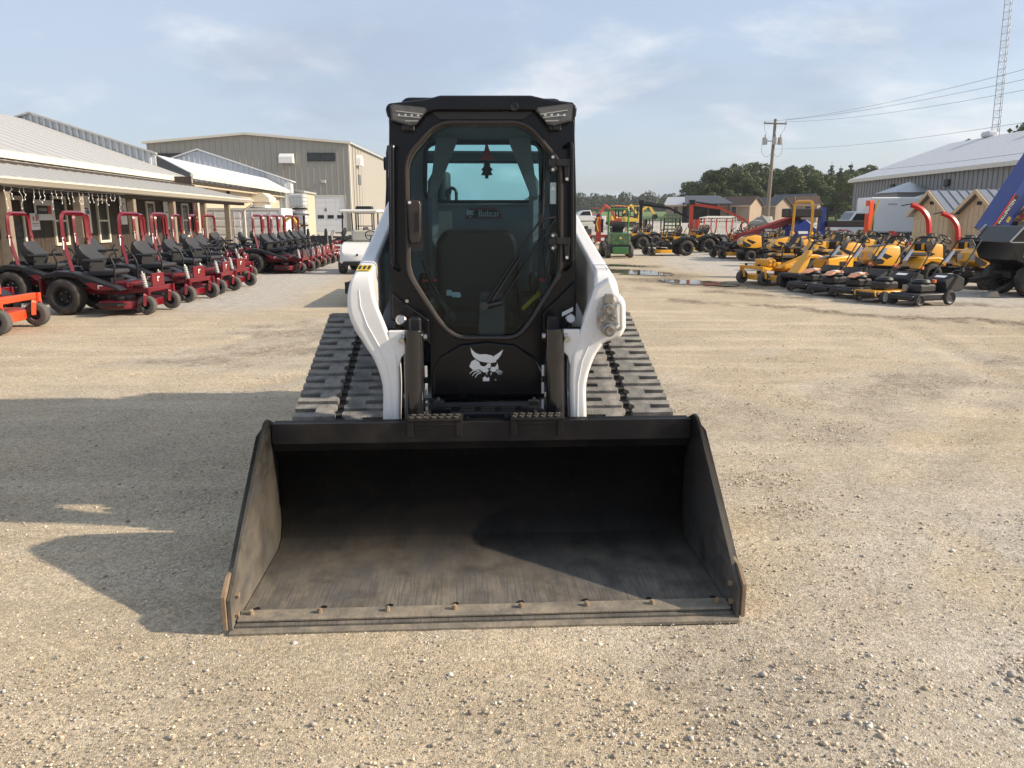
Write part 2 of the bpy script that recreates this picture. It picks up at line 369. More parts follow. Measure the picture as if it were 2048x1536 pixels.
def pebbles(name, n, label):
    rng = np.random.RandomState(11); pts = []
    while len(pts) < n:
        k = 20000; y = 1.35+10.5*rng.rand(k)**1.9; x = (rng.rand(k)*2-1)*(.78*y+.5)
        gr, mu = zones(x, y); d = vnoise(x, y, .9, 21)*.6+vnoise(x, y, 3.3, 22)*.4
        w = .16+1.0*sstep(.50, .70, d)*(.35+.9*sstep(-.6, 1.8, x))
        ok = rng.rand(k) < w; pts += list(np.stack([x, y], -1)[ok])
    P = np.array(pts[:n]); s = np.clip(np.exp(rng.randn(n)*.5)*.0028, .0015, .016); s[rng.rand(n) < .0006] *= 2.0
    pile = sstep(1.0, .2, np.hypot((P[:, 0]-1.35)/1.0, (P[:, 1]-2.2)/.55)); s *= 1+.7*pile*rng.rand(n)
    o6 = np.array([(1, 0, 0), (-1, 0, 0), (0, 1, 0), (0, -1, 0), (0, 0, 1), (0, 0, -1)], float)
    fc = np.array([(0, 2, 4), (2, 1, 4), (1, 3, 4), (3, 0, 4), (2, 0, 5), (1, 2, 5), (3, 1, 5), (0, 3, 5)])
    V = o6[None]*(1+.45*(rng.rand(n, 6, 1)-.5))+.42*(rng.rand(n, 6, 3)-.5); V[:, :, 2] *= .62
    a = rng.rand(n)*2*PI; c, si = np.cos(a)[:, None], np.sin(a)[:, None]
    x = V[:, :, 0]*c-V[:, :, 1]*si; y = V[:, :, 0]*si+V[:, :, 1]*c; V[:, :, 0] = x; V[:, :, 1] = y
    V = V*s[:, None, None]; V[:, :, 0] += P[:, :1]; V[:, :, 1] += P[:, 1:]; V[:, :, 2] += s[:, None]*.25-.010
    F = (fc[None]+6*np.arange(n)[:, None, None]).reshape(-1, 3)
    me = bpy.data.meshes.new(name); me.vertices.add(n*6); me.vertices.foreach_set('co', V.ravel()); me.loops.add(F.size)
    me.loops.foreach_set('vertex_index', F.ravel()); me.polygons.add(len(F)); me.polygons.foreach_set('loop_start', np.arange(len(F))*3); me.update(calc_edges=True)
    t = rng.rand(n); b = .6+.75*rng.rand(n); tan = np.array([.58, .49, .37]); gre = np.array([.52, .49, .44]); brn = np.array([.34, .28, .22])
    C = np.where(t[:, None] < .55, tan, np.where(t[:, None] < .88, gre, brn))*b[:, None]
    a = me.attributes.new('tone', 'FLOAT_COLOR', 'POINT'); a.data.foreach_set('color', np.repeat(np.concatenate([C, np.ones((n, 1))], 1), 6, 0).ravel().astype(np.float32))
    m = bpy.data.materials.new('pebble'); m.use_nodes = True; p = m.node_tree.nodes['Principled BSDF']; p.inputs['Roughness'].default_value = .9
    at = m.node_tree.nodes.new('ShaderNodeAttribute'); at.attribute_name = 'tone'; m.node_tree.links.new(at.outputs['Color'], p.inputs['Base Color'])
    tag(mk(name, me, m), label, 'gravel', kind='stuff')
pebbles('loose_gravel', 150000, 'loose pebbles and crushed stone scattered over the tan yard')
# puddles: thin sheets of water with ragged edges
mw = bpy.data.materials.new('puddle_water'); mw.use_nodes = True; q = mw.node_tree.nodes['Principled BSDF']
q.inputs['Base Color'].default_value = (.13, .105, .075, 1); q.inputs['Roughness'].default_value = .04; q.inputs['IOR'].default_value = 1.33; q.inputs['Specular IOR Level'].default_value = .8
for i, (p_, w_) in enumerate(zip(PUD, PUW)):
    b = B(); k = 40; rng = random.Random(i+3); Lp = []; Rp = []
    for j in range(k+1):
        t = j/k*(len(p_)-1); a = min(int(t), len(p_)-2); f = t-a
        c = Vector(p_[a]).lerp(Vector(p_[a+1]), f); d = (Vector(p_[a+1])-Vector(p_[a])).normalized(); nrm = Vector((-d.y, d.x))
        ww = w_*(math.sin(PI*min(1, max(0, j/k)))**.6)
        Lp.append(c+nrm*ww*(.5+1.1*rng.random())); Rp.append(c-nrm*ww*(.5+1.1*rng.random()))
    vs = [(v.x, v.y, .006) for v in Lp+Rp]; fs = [(j, k+1+j, k+2+j, j+1) for j in range(k)]
    b.add(vs, fs); tag(b.build('puddle', mw), kind='structure')
# ---------------------------------------------------------------- the track loader
LO = Vector((-.0931, 2.7758)); LU_ = Vector((.99857, .05352)); LV_ = Vector((-.05352, .99857))
def lv(px, py, v):
    """point of the loader's cross plane v metres behind the bucket lip, as (u, z)"""
    d = Vector(pray(px, py)); t = (v+LO.dot(LV_))/(d.x*LV_.x+d.y*LV_.y); q = Vector((d.x*t, d.y*t))-LO
    return q.dot(LU_), CAMH+d.z*t
def make_loader():
    T = thing('track_loader', (LO.x, LO.y, 0), math.atan2(LU_.y, LU_.x), 'white and black compact track loader with closed cab and wide black bucket', 'loader')
    UC = .02
    bmat = mat('bucket_steel', (.008, .008, .010), .42, var=.35, scale=3, spec=.25, dust=.12, dustcol=(.2, .17, .13), dscale=4)
    worn = bucket_worn(); wside = bucket_worn('worn_side', .80, 1.0, .92)
    # ---- bucket
    prof = [(0, .0), (0, .016), (.70, .022), (.765, .05), (.80, .12), (.80, .42), (.735, .52), (.725, .545), (.725, .628), (.80, .628), (.86, .56), (.865, .10), (.80, .0)]
    bk = B().prism([(p[0], p[1]) for p in prof], 'x', -.985, .985).build('bucket', worn, T, bev=.004)
    for s in (-1, 1):
        side = [(-.015, .0), (-.015, .13), (.02, .155), (.60, .625), (.655, .655), (.70, .66), (.84, .60), (.875, .10), (.80, -.002)]
        x0 = s*.987; B().prism(side, 'x', x0, x0+s*.016).build('side_plate', wside, bk, bev=.002)
        B().loft([[(x0+s*a, v, z) for a, v, z in ((.0165, v0, z0), (.042, v0, z0), (.042, v1, z1), (.0165, v1, z1))] for v0, z0, v1, z1 in
                  ((.03, .12, .045, .105), (.30, .345, .33, .32), (.62, .60, .645, .565), (.71, .61, .71, .57))]).build('edge_strip', wside, bk)
        B().prism([(-.024, .008), (-.024, .150), (.05, .20), (.15, .20), (.17, .01)], 'x', x0+s*.018, x0+s*.034).build('side_cutter', 'rust', bk, bev=.002)
        for v, z in ((.03, .05), (.05, .12)): B().cyl((x0-s*.014, v, z), (x0+s*.001, v, z), .012, n=6).build('bolt', 'rust', bk)
    B().bx(-1.0, 1.0, -.035, .095, -.012, .005, .003).build('cutting_edge', 'soiled_steel', bk)
    B().bx(-.982, .982, .018, .10, .0175, .031, .004).build('wear_strip', 'soiled_steel', bk)
    for i in range(8):
        u = -.935+i*.267; B().cyl((u, .062, .03), (u, .062, .046), .012, .010, n=8).blob((u, .062, .045), .0105, i, .15, 1, (1, 1, .7)).build('bolt', 'rust', bk)
        B().cyl((u+.004, .125, .0195), (u+.004, .125, .0215), .013, n=10).build('bolt_hole', 'black_frame', bk)
    B().bx(-.984, .984, .712, .724, .535, .634, .003).build('top_bar', bmat, bk)
    B().loft([[(-.984, .722, .536), (-.984, .79, .44), (-.984, .80, .45), (-.984, .735, .545)], [(.984, .722, .536), (.984, .79, .44), (.984, .80, .45), (.984, .735, .545)]]).build('top_gusset', bmat, bk)
    for px0, px1 in ((813, 925), (1021, 1128)):
        u0 = lv(px0, 850, .69)[0]; u1 = lv(px1, 850, .69)[0]; st = B(); w = u1-u0
        st.bx(u0, u1, .69, .80, .640, .652, .002)
        for a, c_ in ((u0, u0+.03), (u1-.03, u1)): st.bx(a, c_, .692, .7115, .565, .6405, .002)
        st.bx(u0+.03, u1-.03, .694, .7115, .622, .6402, .002)
        so = st.build('step', bmat, bk)
        for i in range(7):
            for r_ in (0, 1):
                x = u0+.02+(w-.04)*(i+.25*r_)/6.3; y = .715+r_*.045
                B().lathe([(.011, 0), (.0125, .006), (.008, .007), (.007, .001)], (x, y, .6525), n=8).build('tread_ring', 'dull_steel', so)
    # ---- rubber tracks
    circ = [(1.22, .305, .27), (2.30, .645, .28), (2.95, .30, .275)]
    def loop():
        pts = []
        def arc(c, a0, a1, n):
            for i in range(n+1):
                a = a0+(a1-a0)*i/n; pts.append((c[0]+math.cos(a)*c[2], c[1]+math.sin(a)*c[2]))
        # top run front->rear, tangent angles computed for near-equal radii
        d1 = math.atan2(circ[1][1]-circ[0][1], circ[1][0]-circ[0][0]); d2 = math.atan2(circ[2][1]-circ[1][1], circ[2][0]-circ[1][0])
        arc(circ[0], 1.5*PI, .5*PI+d1, 14); arc(circ[1], .5*PI+d1, .5*PI+d2, 8); arc(circ[2], .5*PI+d2, -.5*PI, 14)
        return pts
    lp = loop(); n = len(lp); seg = [math.dist(lp[i], lp[(i+1) % n]) for i in range(n)]; tot = sum(seg)
    def at(sd_):
        sd_ %= tot; i = 0
        while sd_ > seg[i]: sd_ -= seg[i]; i += 1
        a, b = lp[i], lp[(i+1) % n]; t = sd_/seg[i]; d = ((b[0]-a[0])/seg[i], (b[1]-a[1])/seg[i])
        return (a[0]+d[0]*sd_, a[1]+d[1]*sd_), d
    NL = round(tot/.150); pitch = tot/NL
    for s in (-1, 1):
        ui, uo = UC*.6+s*.515, UC*.6+s*.985; b = B(); m = 90
        for k in range(m):
            pass
        rings = []
        for k in range(m):
            (v, z), d = at(tot*k/m); nx, nz = -d[1], d[0]
            rings.append([(ui, v+nx*.0, z+nz*.0), (uo, v, z), (uo, v-nx*.03, z-nz*.03), (ui, v-nx*.03, z-nz*.03)])
        vs = [p for r_ in rings for p in r_]; fs = [(k*4+j, k*4+(j+1) % 4, ((k+1) % m)*4+(j+1) % 4, ((k+1) % m)*4+j) for k in range(m) for j in range(4)]
        trk = b.add(vs, fs).build('track', 'track_rubber', T)
        # lug outlines in (across, along); outer column and inner column
        um = UC*.6+s*.752; gap = .024
        def lugmesh(a0, a1, slot_at):
            # C-shaped tread block, slot open towards slot_at
            P_ = pitch; h = .028; y0, y1, y2, y3 = -.475*P_, -.17*P_, .09*P_, .385*P_
            w = a1-a0; bi = a0 if slot_at == a1 else a1; sg = 1 if slot_at > bi else -1; bj = bi+sg*abs(w)*.47; kx = bi-sg*.007
            poly = [(bi, y0), (slot_at, y0), (slot_at, y1), (bj, y1), (bj, y2), (slot_at, y2), (slot_at, y3), (bi, y3), (kx, y3-.010), (kx, y2+.012), (bi+sg*.012, y2-.004), (bi+sg*.012, y1+.004), (kx, y1-.012), (kx, y0+.010)]
            bb = B(); k = len(poly); cx = (a0+a1)/2; cy = (y0+y3)/2
            top = [(cx+(p[0]-cx)*.985, cy+(p[1]-cy)*.93, h) for p in poly]; bot = [(p[0], p[1], -.004) for p in poly]
            bb.add(bot+top, [tuple(range(k, 2*k))]+[(i, (i+1) % k, k+(i+1) % k, k+i) for i in range(k)])
            return bb.mesh('lug')
        lo_, li_ = lugmesh(um+s*gap, uo, uo), lugmesh(um-s*gap, ui, ui)
        for me, off in ((lo_, 0), (li_, .5*pitch)):
            for k in range(NL):
                (v, z), d = at(k*pitch+off+.02); o = mk('lug', me, 'lug_rubber', trk)
                ex = Vector((1, 0, 0)); ey = Vector((0, d[0], d[1])); ez = ex.cross(ey)
                if (ez.y*(v-1.9)+ez.z*(z-.4)) < 0: ey = -ey; ez = ex.cross(ey)
                o.matrix_local = Matrix.Translation((0, v, z)) @ Matrix((ex, ey, ez)).transposed().to_4x4()
        g = B()
        for k in range(NL*2):
            (v, z), d = at(k*pitch/2); nx, nz = -d[1], d[0]
            g.m = None; g.beam((um-s*gap, v+nx*.004, z+nz*.004), (um+s*gap, v+nx*.004, z+nz*.004), .022, .016, (0, nx, nz))
        tag(g.build('groove_ribs', 'track_rubber', trk), kind='stuff')
        fr = B().bx(min(ui, uo)+.10, max(ui, uo)-.10, 1.2, 2.9, .12, .42, .02)
        fr.build('track_frame', 'black_frame', T)
        for v, z, r_ in ((1.22, .305, .225), (2.30, .645, .235), (2.95, .30, .235), (1.45, .13, .095), (1.75, .13, .095), (2.05, .13, .095), (2.33, .13, .095)):
            B().lathe([(.0, -.15), (r_*.8, -.15), (r_, -.12), (r_, .12), (r_*.8, .15), (0, .15)], ((ui+uo)/2, v, z), (1, 0, 0), 20).build('track_roller', 'black_frame', T)
    # ---- chassis
    B().bx(UC-.49, UC+.49, 1.14, 3.4, .22, .62, .02).build('chassis', 'black_paint', T)
    B().loft([[(UC-.5, 2.27, .5), (UC+.5, 2.27, .5), (UC+.5, 2.27, 1.58), (UC-.5, 2.27, 1.58)], [(UC-.5, 3.85, .5), (UC+.5, 3.85, .5), (UC+.5, 3.85, 1.50), (UC-.5, 3.85, 1.50)]]).build('engine_cover', 'black_paint', T, bev=.03)
    B().bx(UC-.62, UC+.62, 3.852, 3.98, .40, 1.36, .03).build('tailgate', 'black_paint', T)
    for s in (-1, 1): B().bx(min(UC+s*.502, UC+s*.53), max(UC+s*.502, UC+s*.53), 2.27, 3.45, 1.0, 1.96, .005).build('sun_block_plate', 'black_paint', T)  # unseen filler plates, added to stop sun passing through behind the cab
    up = [(2.75, .72), (3.78, .72), (3.74, 1.6), (3.58, 2.09), (3.47, 2.12), (3.38, 2.06), (3.30, 1.8), (2.95, 1.3)]
    for s in (-1, 1):
        B().prism(up, 'x', UC+s*.535, UC+s*.56).prism(up, 'x', UC+s*.685, UC+s*.71).build('upright', 'black_paint', T, bev=.01)
        B().cyl((UC+s*.53, 3.47, 1.98), (UC+s*.735, 3.47, 1.98), .05, n=20).build('pivot_pin', 'black_frame', T)
        B().bx(min(UC+s*.46, UC+s*.66), max(UC+s*.46, UC+s*.66), 1.32, 3.7, .965, .99, .008).build('fender', 'black_frame', T)
    B().bx(UC-.534, UC+.534, 3.42, 3.52, 1.985, 2.075, .015).build('cross_beam', 'black_frame', T)
    # ---- lift arms
    def arm(s):
        f = lambda x: x if s < 0 else 2*UC-x       # mirror about the machine's centre line
        KR = [(-.493, -.410, .885, .16, .97, .16), (-.493, -.410, .885, .36, 1.01, .36), (-.493, -.410, .90, .60, 1.03, .59), (-.491, -.405, .915, .765, 1.05, .75), (-.526, -.409, .92, .889, 1.065, .86), (-.562, -.428, .925, .95, 1.08, .915),
              (-.631, -.473, .93, 1.085, 1.12, .985), (-.648, -.508, .94, 1.18, 1.18, 1.005), (-.637, -.522, .955, 1.262, 1.26, 1.015), (-.617, -.527, 1.005, 1.312, 1.36, 1.03), (-.615, -.527, 1.20, 1.355, 1.50, 1.06),
              (-.615, -.527, 1.8, 1.485, 1.9, 1.13), (-.617, -.527, 2.4, 1.62, 2.46, 1.29), (-.62, -.528, 3.0, 1.745, 3.06, 1.48), (-.62, -.53, 3.5, 1.84, 3.56, 1.66)]
        def cr(p0, p1, p2, p3, t): return [.5*(2*b_+(c_-a_)*t+(2*a_-5*b_+4*c_-d_)*t*t+(3*b_-a_-3*c_+d_)*t**3) for a_, b_, c_, d_ in zip(p0, p1, p2, p3)]
        KS = []
        for i in range(len(KR)-1):
            q = [KR[max(0, i-1)], KR[i], KR[i+1], KR[min(len(KR)-1, i+2)]]
            KS += [cr(*q, k/3) for k in range(3 if 2 <= i < 11 else 1)]
        KS.append(KR[-1]); rg = []
        f = lambda x: x if s < 0 else .022-x
        for uo_, ui_, v0, z0, v1, z1 in KS: rg.append([(f(uo_), v0, z0), (f(ui_), v0, z0), (f(ui_), v1, z1), (f(uo_), v1, z1)])
        o = B().loft(rg).build('lift_arm', 'white_paint', T, bev=.022, seg=4, ang=30)
        # bracket to the tilt cylinder
        B().prism([(f(-.455), 1.032), (f(-.330-.02), 1.032), (f(-.350), .99), (f(-.352), .945), (f(-.395), .90), (f(-.41), .84), (f(-.45), .84)], 'y', .93, .965).build('cylinder_bracket', 'white_paint', o, bev=.006)
        B().cyl((f(-.392), .915, .985), (f(-.392), .932, .985), .014, n=10).build('bracket_pin', 'steel', o)
        # weld seam down the face
        B().tube([(f(-.445), .897, .56), (f(-.446), .916, .765), (f(-.465), .9195, .875), (f(-.50), .925, .96), (f(-.552), .929, 1.06), (f(-.582), .937, 1.15), (f(-.588), .948, 1.23)], .0035, 5).build('weld_seam', 'white_paint', o)
        return o
    la, ra = arm(-1), arm(1)
    st = lambda u0, u1, nm, m, par: B().add([(u0, .966, 1.298), (u1, .966, 1.298), (u1, 1.012, 1.340), (u0, 1.012, 1.340)], [(0, 1, 2, 3)])
    b = B(); dz = .0045
    b.add([(u, v-dz*.7, z+dz*.8) for u, v, z in ((-.606, 1.006, 1.3135), (-.536, 1.006, 1.3135), (-.536, 1.105, 1.3345), (-.604, 1.105, 1.3345))], [(0, 1, 2, 3)]); b.build('warning_sticker', 'sticker_yellow', la)
    b = B()
    for i in range(3): 
        a = -.598+i*.022; b.add([(u, v-dz*1.0, z+dz*1.3) for u, v, z in ((a, 1.025, 1.3175), (a+.012, 1.025, 1.3175), (a+.012, 1.085, 1.330), (a, 1.085, 1.330))], [(0, 1, 2, 3)])
    b.build('sticker_print', 'black_frame', la)
    b = B(); q = [(.556, 1.01, 1.3145), (.628, 1.01, 1.3145), (.628, 1.08, 1.330), (.556, 1.08, 1.330)]
    for i in range(4): b.beam([q[i][0], q[i][1]-.005, q[i][2]+.006], [q[(i+1) % 4][0], q[(i+1) % 4][1]-.005, q[(i+1) % 4][2]+.006], .002, .002)
    b.build('sticker_outline', 'grey_plastic', ra)
    # coupler block flaring out of the right arm
    o2 = [lv(*p, .93) for p in ((1190, 575), (1222, 552), (1232, 580), (1252, 602), (1253, 655), (1243, 676), (1215, 684), (1190, 698), (1172, 720), (1160, 700), (1168, 640))]
    cb = B().prism(o2, 'y', .925, 1.01).build('coupler_housing', 'white_paint', ra, bev=.022, seg=4)
    pl = [lv(*p, .92) for p in ((1204, 592), (1224, 590), (1233, 604), (1236, 645), (1230, 664), (1214, 672), (1200, 660), (1193, 650), (1193, 618))]
    cp = B().prism(pl, 'y', .908, .924).build('coupler_plate', 'zinc_plate', ra, bev=.003)
    hb = B(); hp = [lv(*p, .9) for p in ((1243, 608), (1243, 655))]
    hb.tube([(hp[0][0]-.01, .925, hp[0][1]+.012), (hp[0][0], .895, hp[0][1]), (hp[1][0], .895, hp[1][1]), (hp[1][0]-.01, .925, hp[1][1]-.012)], .009, 8, .015).build('guard_rail', 'white_paint', ra)
    def coup(px, py, r, l):
        u, z = lv(px, py, .88); c = B().lathe([(0, 0), (r, 0), (r, -.2*l), (r*.8, -.25*l), (r*.8, -.45*l), (r*1.02, -.5*l), (r*1.02, -.68*l), (r*.72, -.72*l), (r*.66, -l), (r*.35, -l), (0, -.93*l)], (u, .91, z), (0, 1, -.0), 20)
        return c.build('hydraulic_coupler', 'zinc', cp)
    coup(1217, 618, .027, .07); coup(1204, 638, .021, .035); coup(1226, 636, .017, .05); coup(1217, 660, .030, .075)
    u, z = lv(1217, 600, .9); B().bx(u-.022, u+.022, .875, .91, z-.02, z+.03, .006).build('coupler_block', 'zinc', cp)
    for px, py in ((1198, 618), (1234, 648), (1200, 648)):
        u, z = lv(px, py, .9); B().cyl((u, .90, z), (u, .909, z), .008, n=6).build('plate_bolt', 'steel', cp)
    # tilt cylinders
    for s, (pa, pb) in ((-1, ((827, 662), (827, 842))), (1, ((1111, 660), (1114, 836)))):
        u0, z0 = lv(*pa, .90); u1, z1 = lv(*pb, .88)
        cy = B().cyl((u0, .94, z0), (u1, .90, z1-.2), .046, n=28).build('tilt_cylinder', 'cylinder_black', T, bev=.004)
        for d_ in (-1, 1): B().cyl((u0+d_*.046, .935, z0-.035), (u0+d_*.062, .935, z0-.035), .016, n=12).build('cylinder_pin', 'steel', cy)
        B().cyl((u1, .90, z1-.2), (u1, .885, .2), .028, n=14).build('cylinder_rod', 'steel', cy)
        B().bx(u0-.045*0-.03, u0+.03, 1.0, 1.06, z0-.02, z0+.05, .01).build('hose_block', 'black_frame', cy)
        wx, wz = lv(803 if s < 0 else 1140, 660, 1.05); B().lathe([(0, 0), (.022, 0), (.026, -.006), (.02, -.012), (0, -.012)], (wx-.0, 1.04, z0+.035), (0, 1, -.3), 14).build('bolt_washer', 'steel', cy)
        for i in range(3): B().tube([(u1-s*.045-i*.012*s, .96+.02*i, .62), (u1-s*.055-i*.012*s, .95+.02*i, .50), (u1-s*.03-i*.02*s, .92, .30)], .011, 6, .05).build('hydraulic_hose', 'rubber', cy)
        for i in range(3):
            zz_ = z0-.22-.09*i; B().bx(u1-s*.058-.006, u1-s*.058+.006, 1.02, 1.03, zz_-.03, zz_+.025).build('hose_tag', 'white_paint', cy)
    # quick-attach frame behind the bucket
    B().bx(UC-.56, UC+.56, .885, .93, .10, .50, .012).bx(UC-.52, UC-.36, .87, 1.0, .14, .34, .01).bx(UC+.36, UC+.52, .87, 1.0, .14, .34, .01).build('attachment_plate', 'black_paint', T)
    # front step under the cab
    fs = B().bx(UC-.19, UC+.19, 1.02, 1.16, .560, .60, .01).bx(UC-.30, UC+.30, 1.12, 1.16, .50, .60, .008).build('front_step', 'black_frame', T)
    for g_ in range(3):
        for i in range(5):
            for r_ in (0, 1):
                x = UC-.13+g_*.105+i*.0145; B().lathe([(.006, 0), (.007, .005), (.004, .006)], (x+.006*r_, 1.05+.05*r_, .601), n=6).build('tread_stud', 'dull_steel', fs)
    for px, py in ((925, 833), (935, 838), (1013, 832), (1012, 839), (1073, 833), (850, 783), (855, 809)):
        u, z = lv(px, py, 1.01); B().cyl((u, 1.0, z), (u, 1.12, z), .010, n=8).build('frame_bolt', 'steel', T)
    for px in (877, 1068):
        u, z = lv(px, 806, 1.08); B().bx(u-.028, u+.028, 1.075, 1.12, z-.010, z+.010, .003).build('panel_catch', 'grey_plastic', T)
        B().cyl((u+.0, 1.07, z+.022), (u, 1.09, z+.022), .009, n=8).build('panel_bolt', 'steel', T)
    # ---- cab
    CV = 1.20
    def P(*pts, v=CV): return [lv(x, y, v) for x, y in pts]
    cab = thing('cab', (0, 0, 0), 0, None, None); cab.parent = T
    for k in ('label', 'category', 'group'):
        if k in cab: del cab[k]
    bpy.data.objects.remove(cab); cab = None
    outer = P((778, 240), (777, 400), (781, 640), (800, 648), (861, 690), (863, 796), (1089, 796), (1092, 690), (1140, 648), (1152, 640), (1153, 400), (1149, 240), (1100, 214), (830, 214))
    hole = P((812, 330), (816, 545), (880, 646), (912, 676), (1034, 676), (1060, 646), (1122, 545), (1122, 345), (1114, 318), (1062, 256), (1036, 245), (890, 245), (862, 258), (820, 306))
    def ringplate(o_, h_, v0, v1):
        bm = bmesh.new()
        def loop_(p, v): return [bm.verts.new((a, v, z)) for a, z in p]
        es = []
        for p in (o_, h_):
            vs = loop_(p, v0); es += [bm.edges.new((vs[i], vs[(i+1) % len(vs)])) for i in range(len(vs))]
        r_ = bmesh.ops.triangle_fill(bm, use_beauty=True, use_dissolve=False, edges=es)
        fcs = [f for f in bm.faces]; ex = bmesh.ops.extrude_face_region(bm, geom=fcs)
        for v in [g_ for g_ in ex['geom'] if isinstance(g_, bmesh.types.BMVert)]: v.co.y = v1
        bm.verts.index_update(); b = B(); b.add([v.co[:] for v in bm.verts], [[v.index for v in f.verts] for f in bm.faces]); bm.free(); return b
    front = ringplate(outer, hole, CV, CV+.07).build('cab_front', 'black_paint', T, bev=.006)
    b = B(); c = [(u, CV-.012, z) for u, z in hole]; b.tube(c, .0105, 8, .06, closed=True); b.build('door_seal', 'door_trim', front)
    inn = [(UC*.0+.0+(u-.02)*.975+.02, z) for u, z in hole]; b = B(); b.tube([(u*1.0, CV-.004, 1.3+(z-1.3)*.982) for u, z in inn], .007, 6, .06, closed=True).build('inner_seal', 'rubber', front)
    dg = B().prism([(u, z) for u, z in hole], 'y', CV+.020, CV+.026).build('door_glass', 'cab_glass', front)
    # raised lower front panel with emblem
    lowp = P((866, 792), (866, 745), (880, 715), (920, 690), (975, 684), (1030, 690), (1070, 715), (1086, 745), (1086, 792), v=CV-.02)
    B().prism(lowp, 'y', CV-.024, CV-.0).build('lower_panel', 'black_paint', front, bev=.012, seg=3)
    # side wings below the doors
    for pts in (((783, 585), (800, 600), (858, 640), (861, 690), (800, 652), (783, 636)), ((1151, 562), (1138, 575), (1086, 625), (1086, 688), (1138, 656), (1151, 640))):
        B().prism(P(*pts, v=CV-.03), 'y', CV-.03, CV-.004).build('corner_wing', 'black_paint', front, bev=.008)
    emblem(front, CV-.0262)
    # side walls, back wall with window, floor, roof
    uL, uR = lv(780, 400, CV)[0], lv(1151, 400, CV)[0]; BV = 2.25
    for s, u in ((-1, uL), (1, uR)):
        sd_ = B()
        for v0, v1, z0, z1 in ((CV+.071, BV, .62, 1.12), (CV+.071, BV, 1.93, 2.06), (CV+.071, CV+.16, 1.12, 1.93), (BV-.12, BV, 1.12, 1.93)):
            sd_.bx(u, u-s*.03, v0, v1, z0, z1)
        sd_.build('cab_side', 'black_paint', T)
        B().bx(u-s*.010, u-s*.014, CV+.162, BV-.122, 1.122, 1.928).build('side_window', 'side_glass', T)
        mb_ = B()
        for i in range(8): mb_.bx(u-s*.001, u-s*.006, CV+.19+i*.10, CV+.195+i*.10, 1.122, 1.928)
        for i in range(7): mb_.bx(u-s*.0065, u-s*.0095, CV+.163, BV-.123, 1.20+i*.11, 1.205+i*.11)
        mb_.build('window_guard', 'black_frame', T)
    rw = [lv(*p, BV) for p in ((852, 300), (862, 290), (880, 287), (1060, 287), (1072, 290), (1079, 300), (1081, 392), (1074, 402), (1060, 405), (870, 405), (856, 398), (851, 385))]
    ro = [(uL+.03, .62), (uR-.03, .62), (uR-.03, 2.06), (uL+.03, 2.06)]
    bw = ringplate(ro, rw, BV-.05, BV).build('cab_back', 'cab_lining', T)
    B().prism(rw, 'y', BV-.03, BV-.025).build('rear_window', 'rear_glass', bw)
    b = B(); b.tube([(u, BV-.056, z) for u, z in rw], .014, 6, .04, closed=True).build('window_seal', 'rubber', bw)
    B().bx(uL+.031, uR-.031, CV+.072, BV-.052, .60, .64).build('cab_floor', 'cab_lining', T)
    B().bx(uL+.031, uR-.031, CV+.072, BV-.052, 2.035, 2.055).build('headliner', 'cab_lining', T)
    for s, u in ((-1, uL+.0325), (1, uR-.0325)):       # inner lining below the side windows and the roll-over posts
        B().prism([(CV+.08, .64), (BV-.06, .64), (BV-.06, 1.12), (CV+.3, 1.12), (CV+.08, .95)], 'x', u, u-s*.05).build('side_lining', 'cab_lining', T, bev=.01)
        uu = (UC-.30) if s < 0 else (UC+.32)
        B().tube([(uu, BV-.16, .95), (uu, BV-.16, 1.78), (uu-s*.0+(.10 if s < 0 else -.10), BV-.17, 1.95)], .02, sq=(.035, .05)).build('inner_post', 'cab_lining', T)
        B().prism([(uu-.022*s, 1.70), (uu+.03*s, 1.70), (uu-.11*s, 2.034), (uu-.19*s, 2.034)] if 0 else [(uu+.02*s, 1.68), (uu-.02*s, 1.70), (uu-.16*s, 2.034), (uu-.03*s, 2.034)], 'y', BV-.22, BV-.14).build('post_gusset', 'cab_lining', T)
    rp = P((770, 216), (776, 206), (850, 198), (880, 190), (1062, 190), (1092, 197), (1146, 204), (1155, 214), (1152, 236), (1106, 240), (1066, 222), (870, 222), (826, 240), (775, 236), v=1.16)
    roof = B().prism(rp, 'y', 1.16, 1.30).build('roof', 'black_paint', T, bev=.014, seg=3)
    zr = lv(960, 205, 1.16)[1]
    B().loft([[(uL-.015, 1.302, zr-.06), (uR+.015, 1.302, zr-.06), (uR-.08, 1.302, zr+.045), (uL+.08, 1.302, zr+.045)], [(uL+.0, 2.32, zr-.06), (uR-.0, 2.32, zr-.06), (uR-.1, 2.30, zr+.03), (uL+.1, 2.30, zr+.03)]]).build('roof_shell', 'black_paint', roof, bev=.02)
    B().prism(P((880, 238), (862, 224), (890, 208), (1040, 208), (1066, 224), (1046, 238), v=1.17), 'y', 1.185, 1.20).build('visor', 'black_plastic', roof)
    for pts in (((780, 211), (787, 208), (850, 215), (853, 221), (832, 248), (820, 251), (783, 240)), ((1146, 209), (1138, 207), (1076, 215), (1073, 221), (1096, 248), (1108, 251), (1144, 241))):
        q = P(*pts, v=1.14); cx = sum(p[0] for p in q)/7; cz = sum(p[1] for p in q)/7
        hl = B().prism([(cx+(u-cx)*1.05, cz+(z-cz)*1.06) for u, z in q], 'y', 1.150, 1.162).build('work_light', 'black_plastic', roof)
        B().prism([(cx+(u-cx)*.9, cz+(z-cz)*.88) for u, z in q], 'y', 1.136, 1.1385).build('lens', 'lamp_glass', hl)
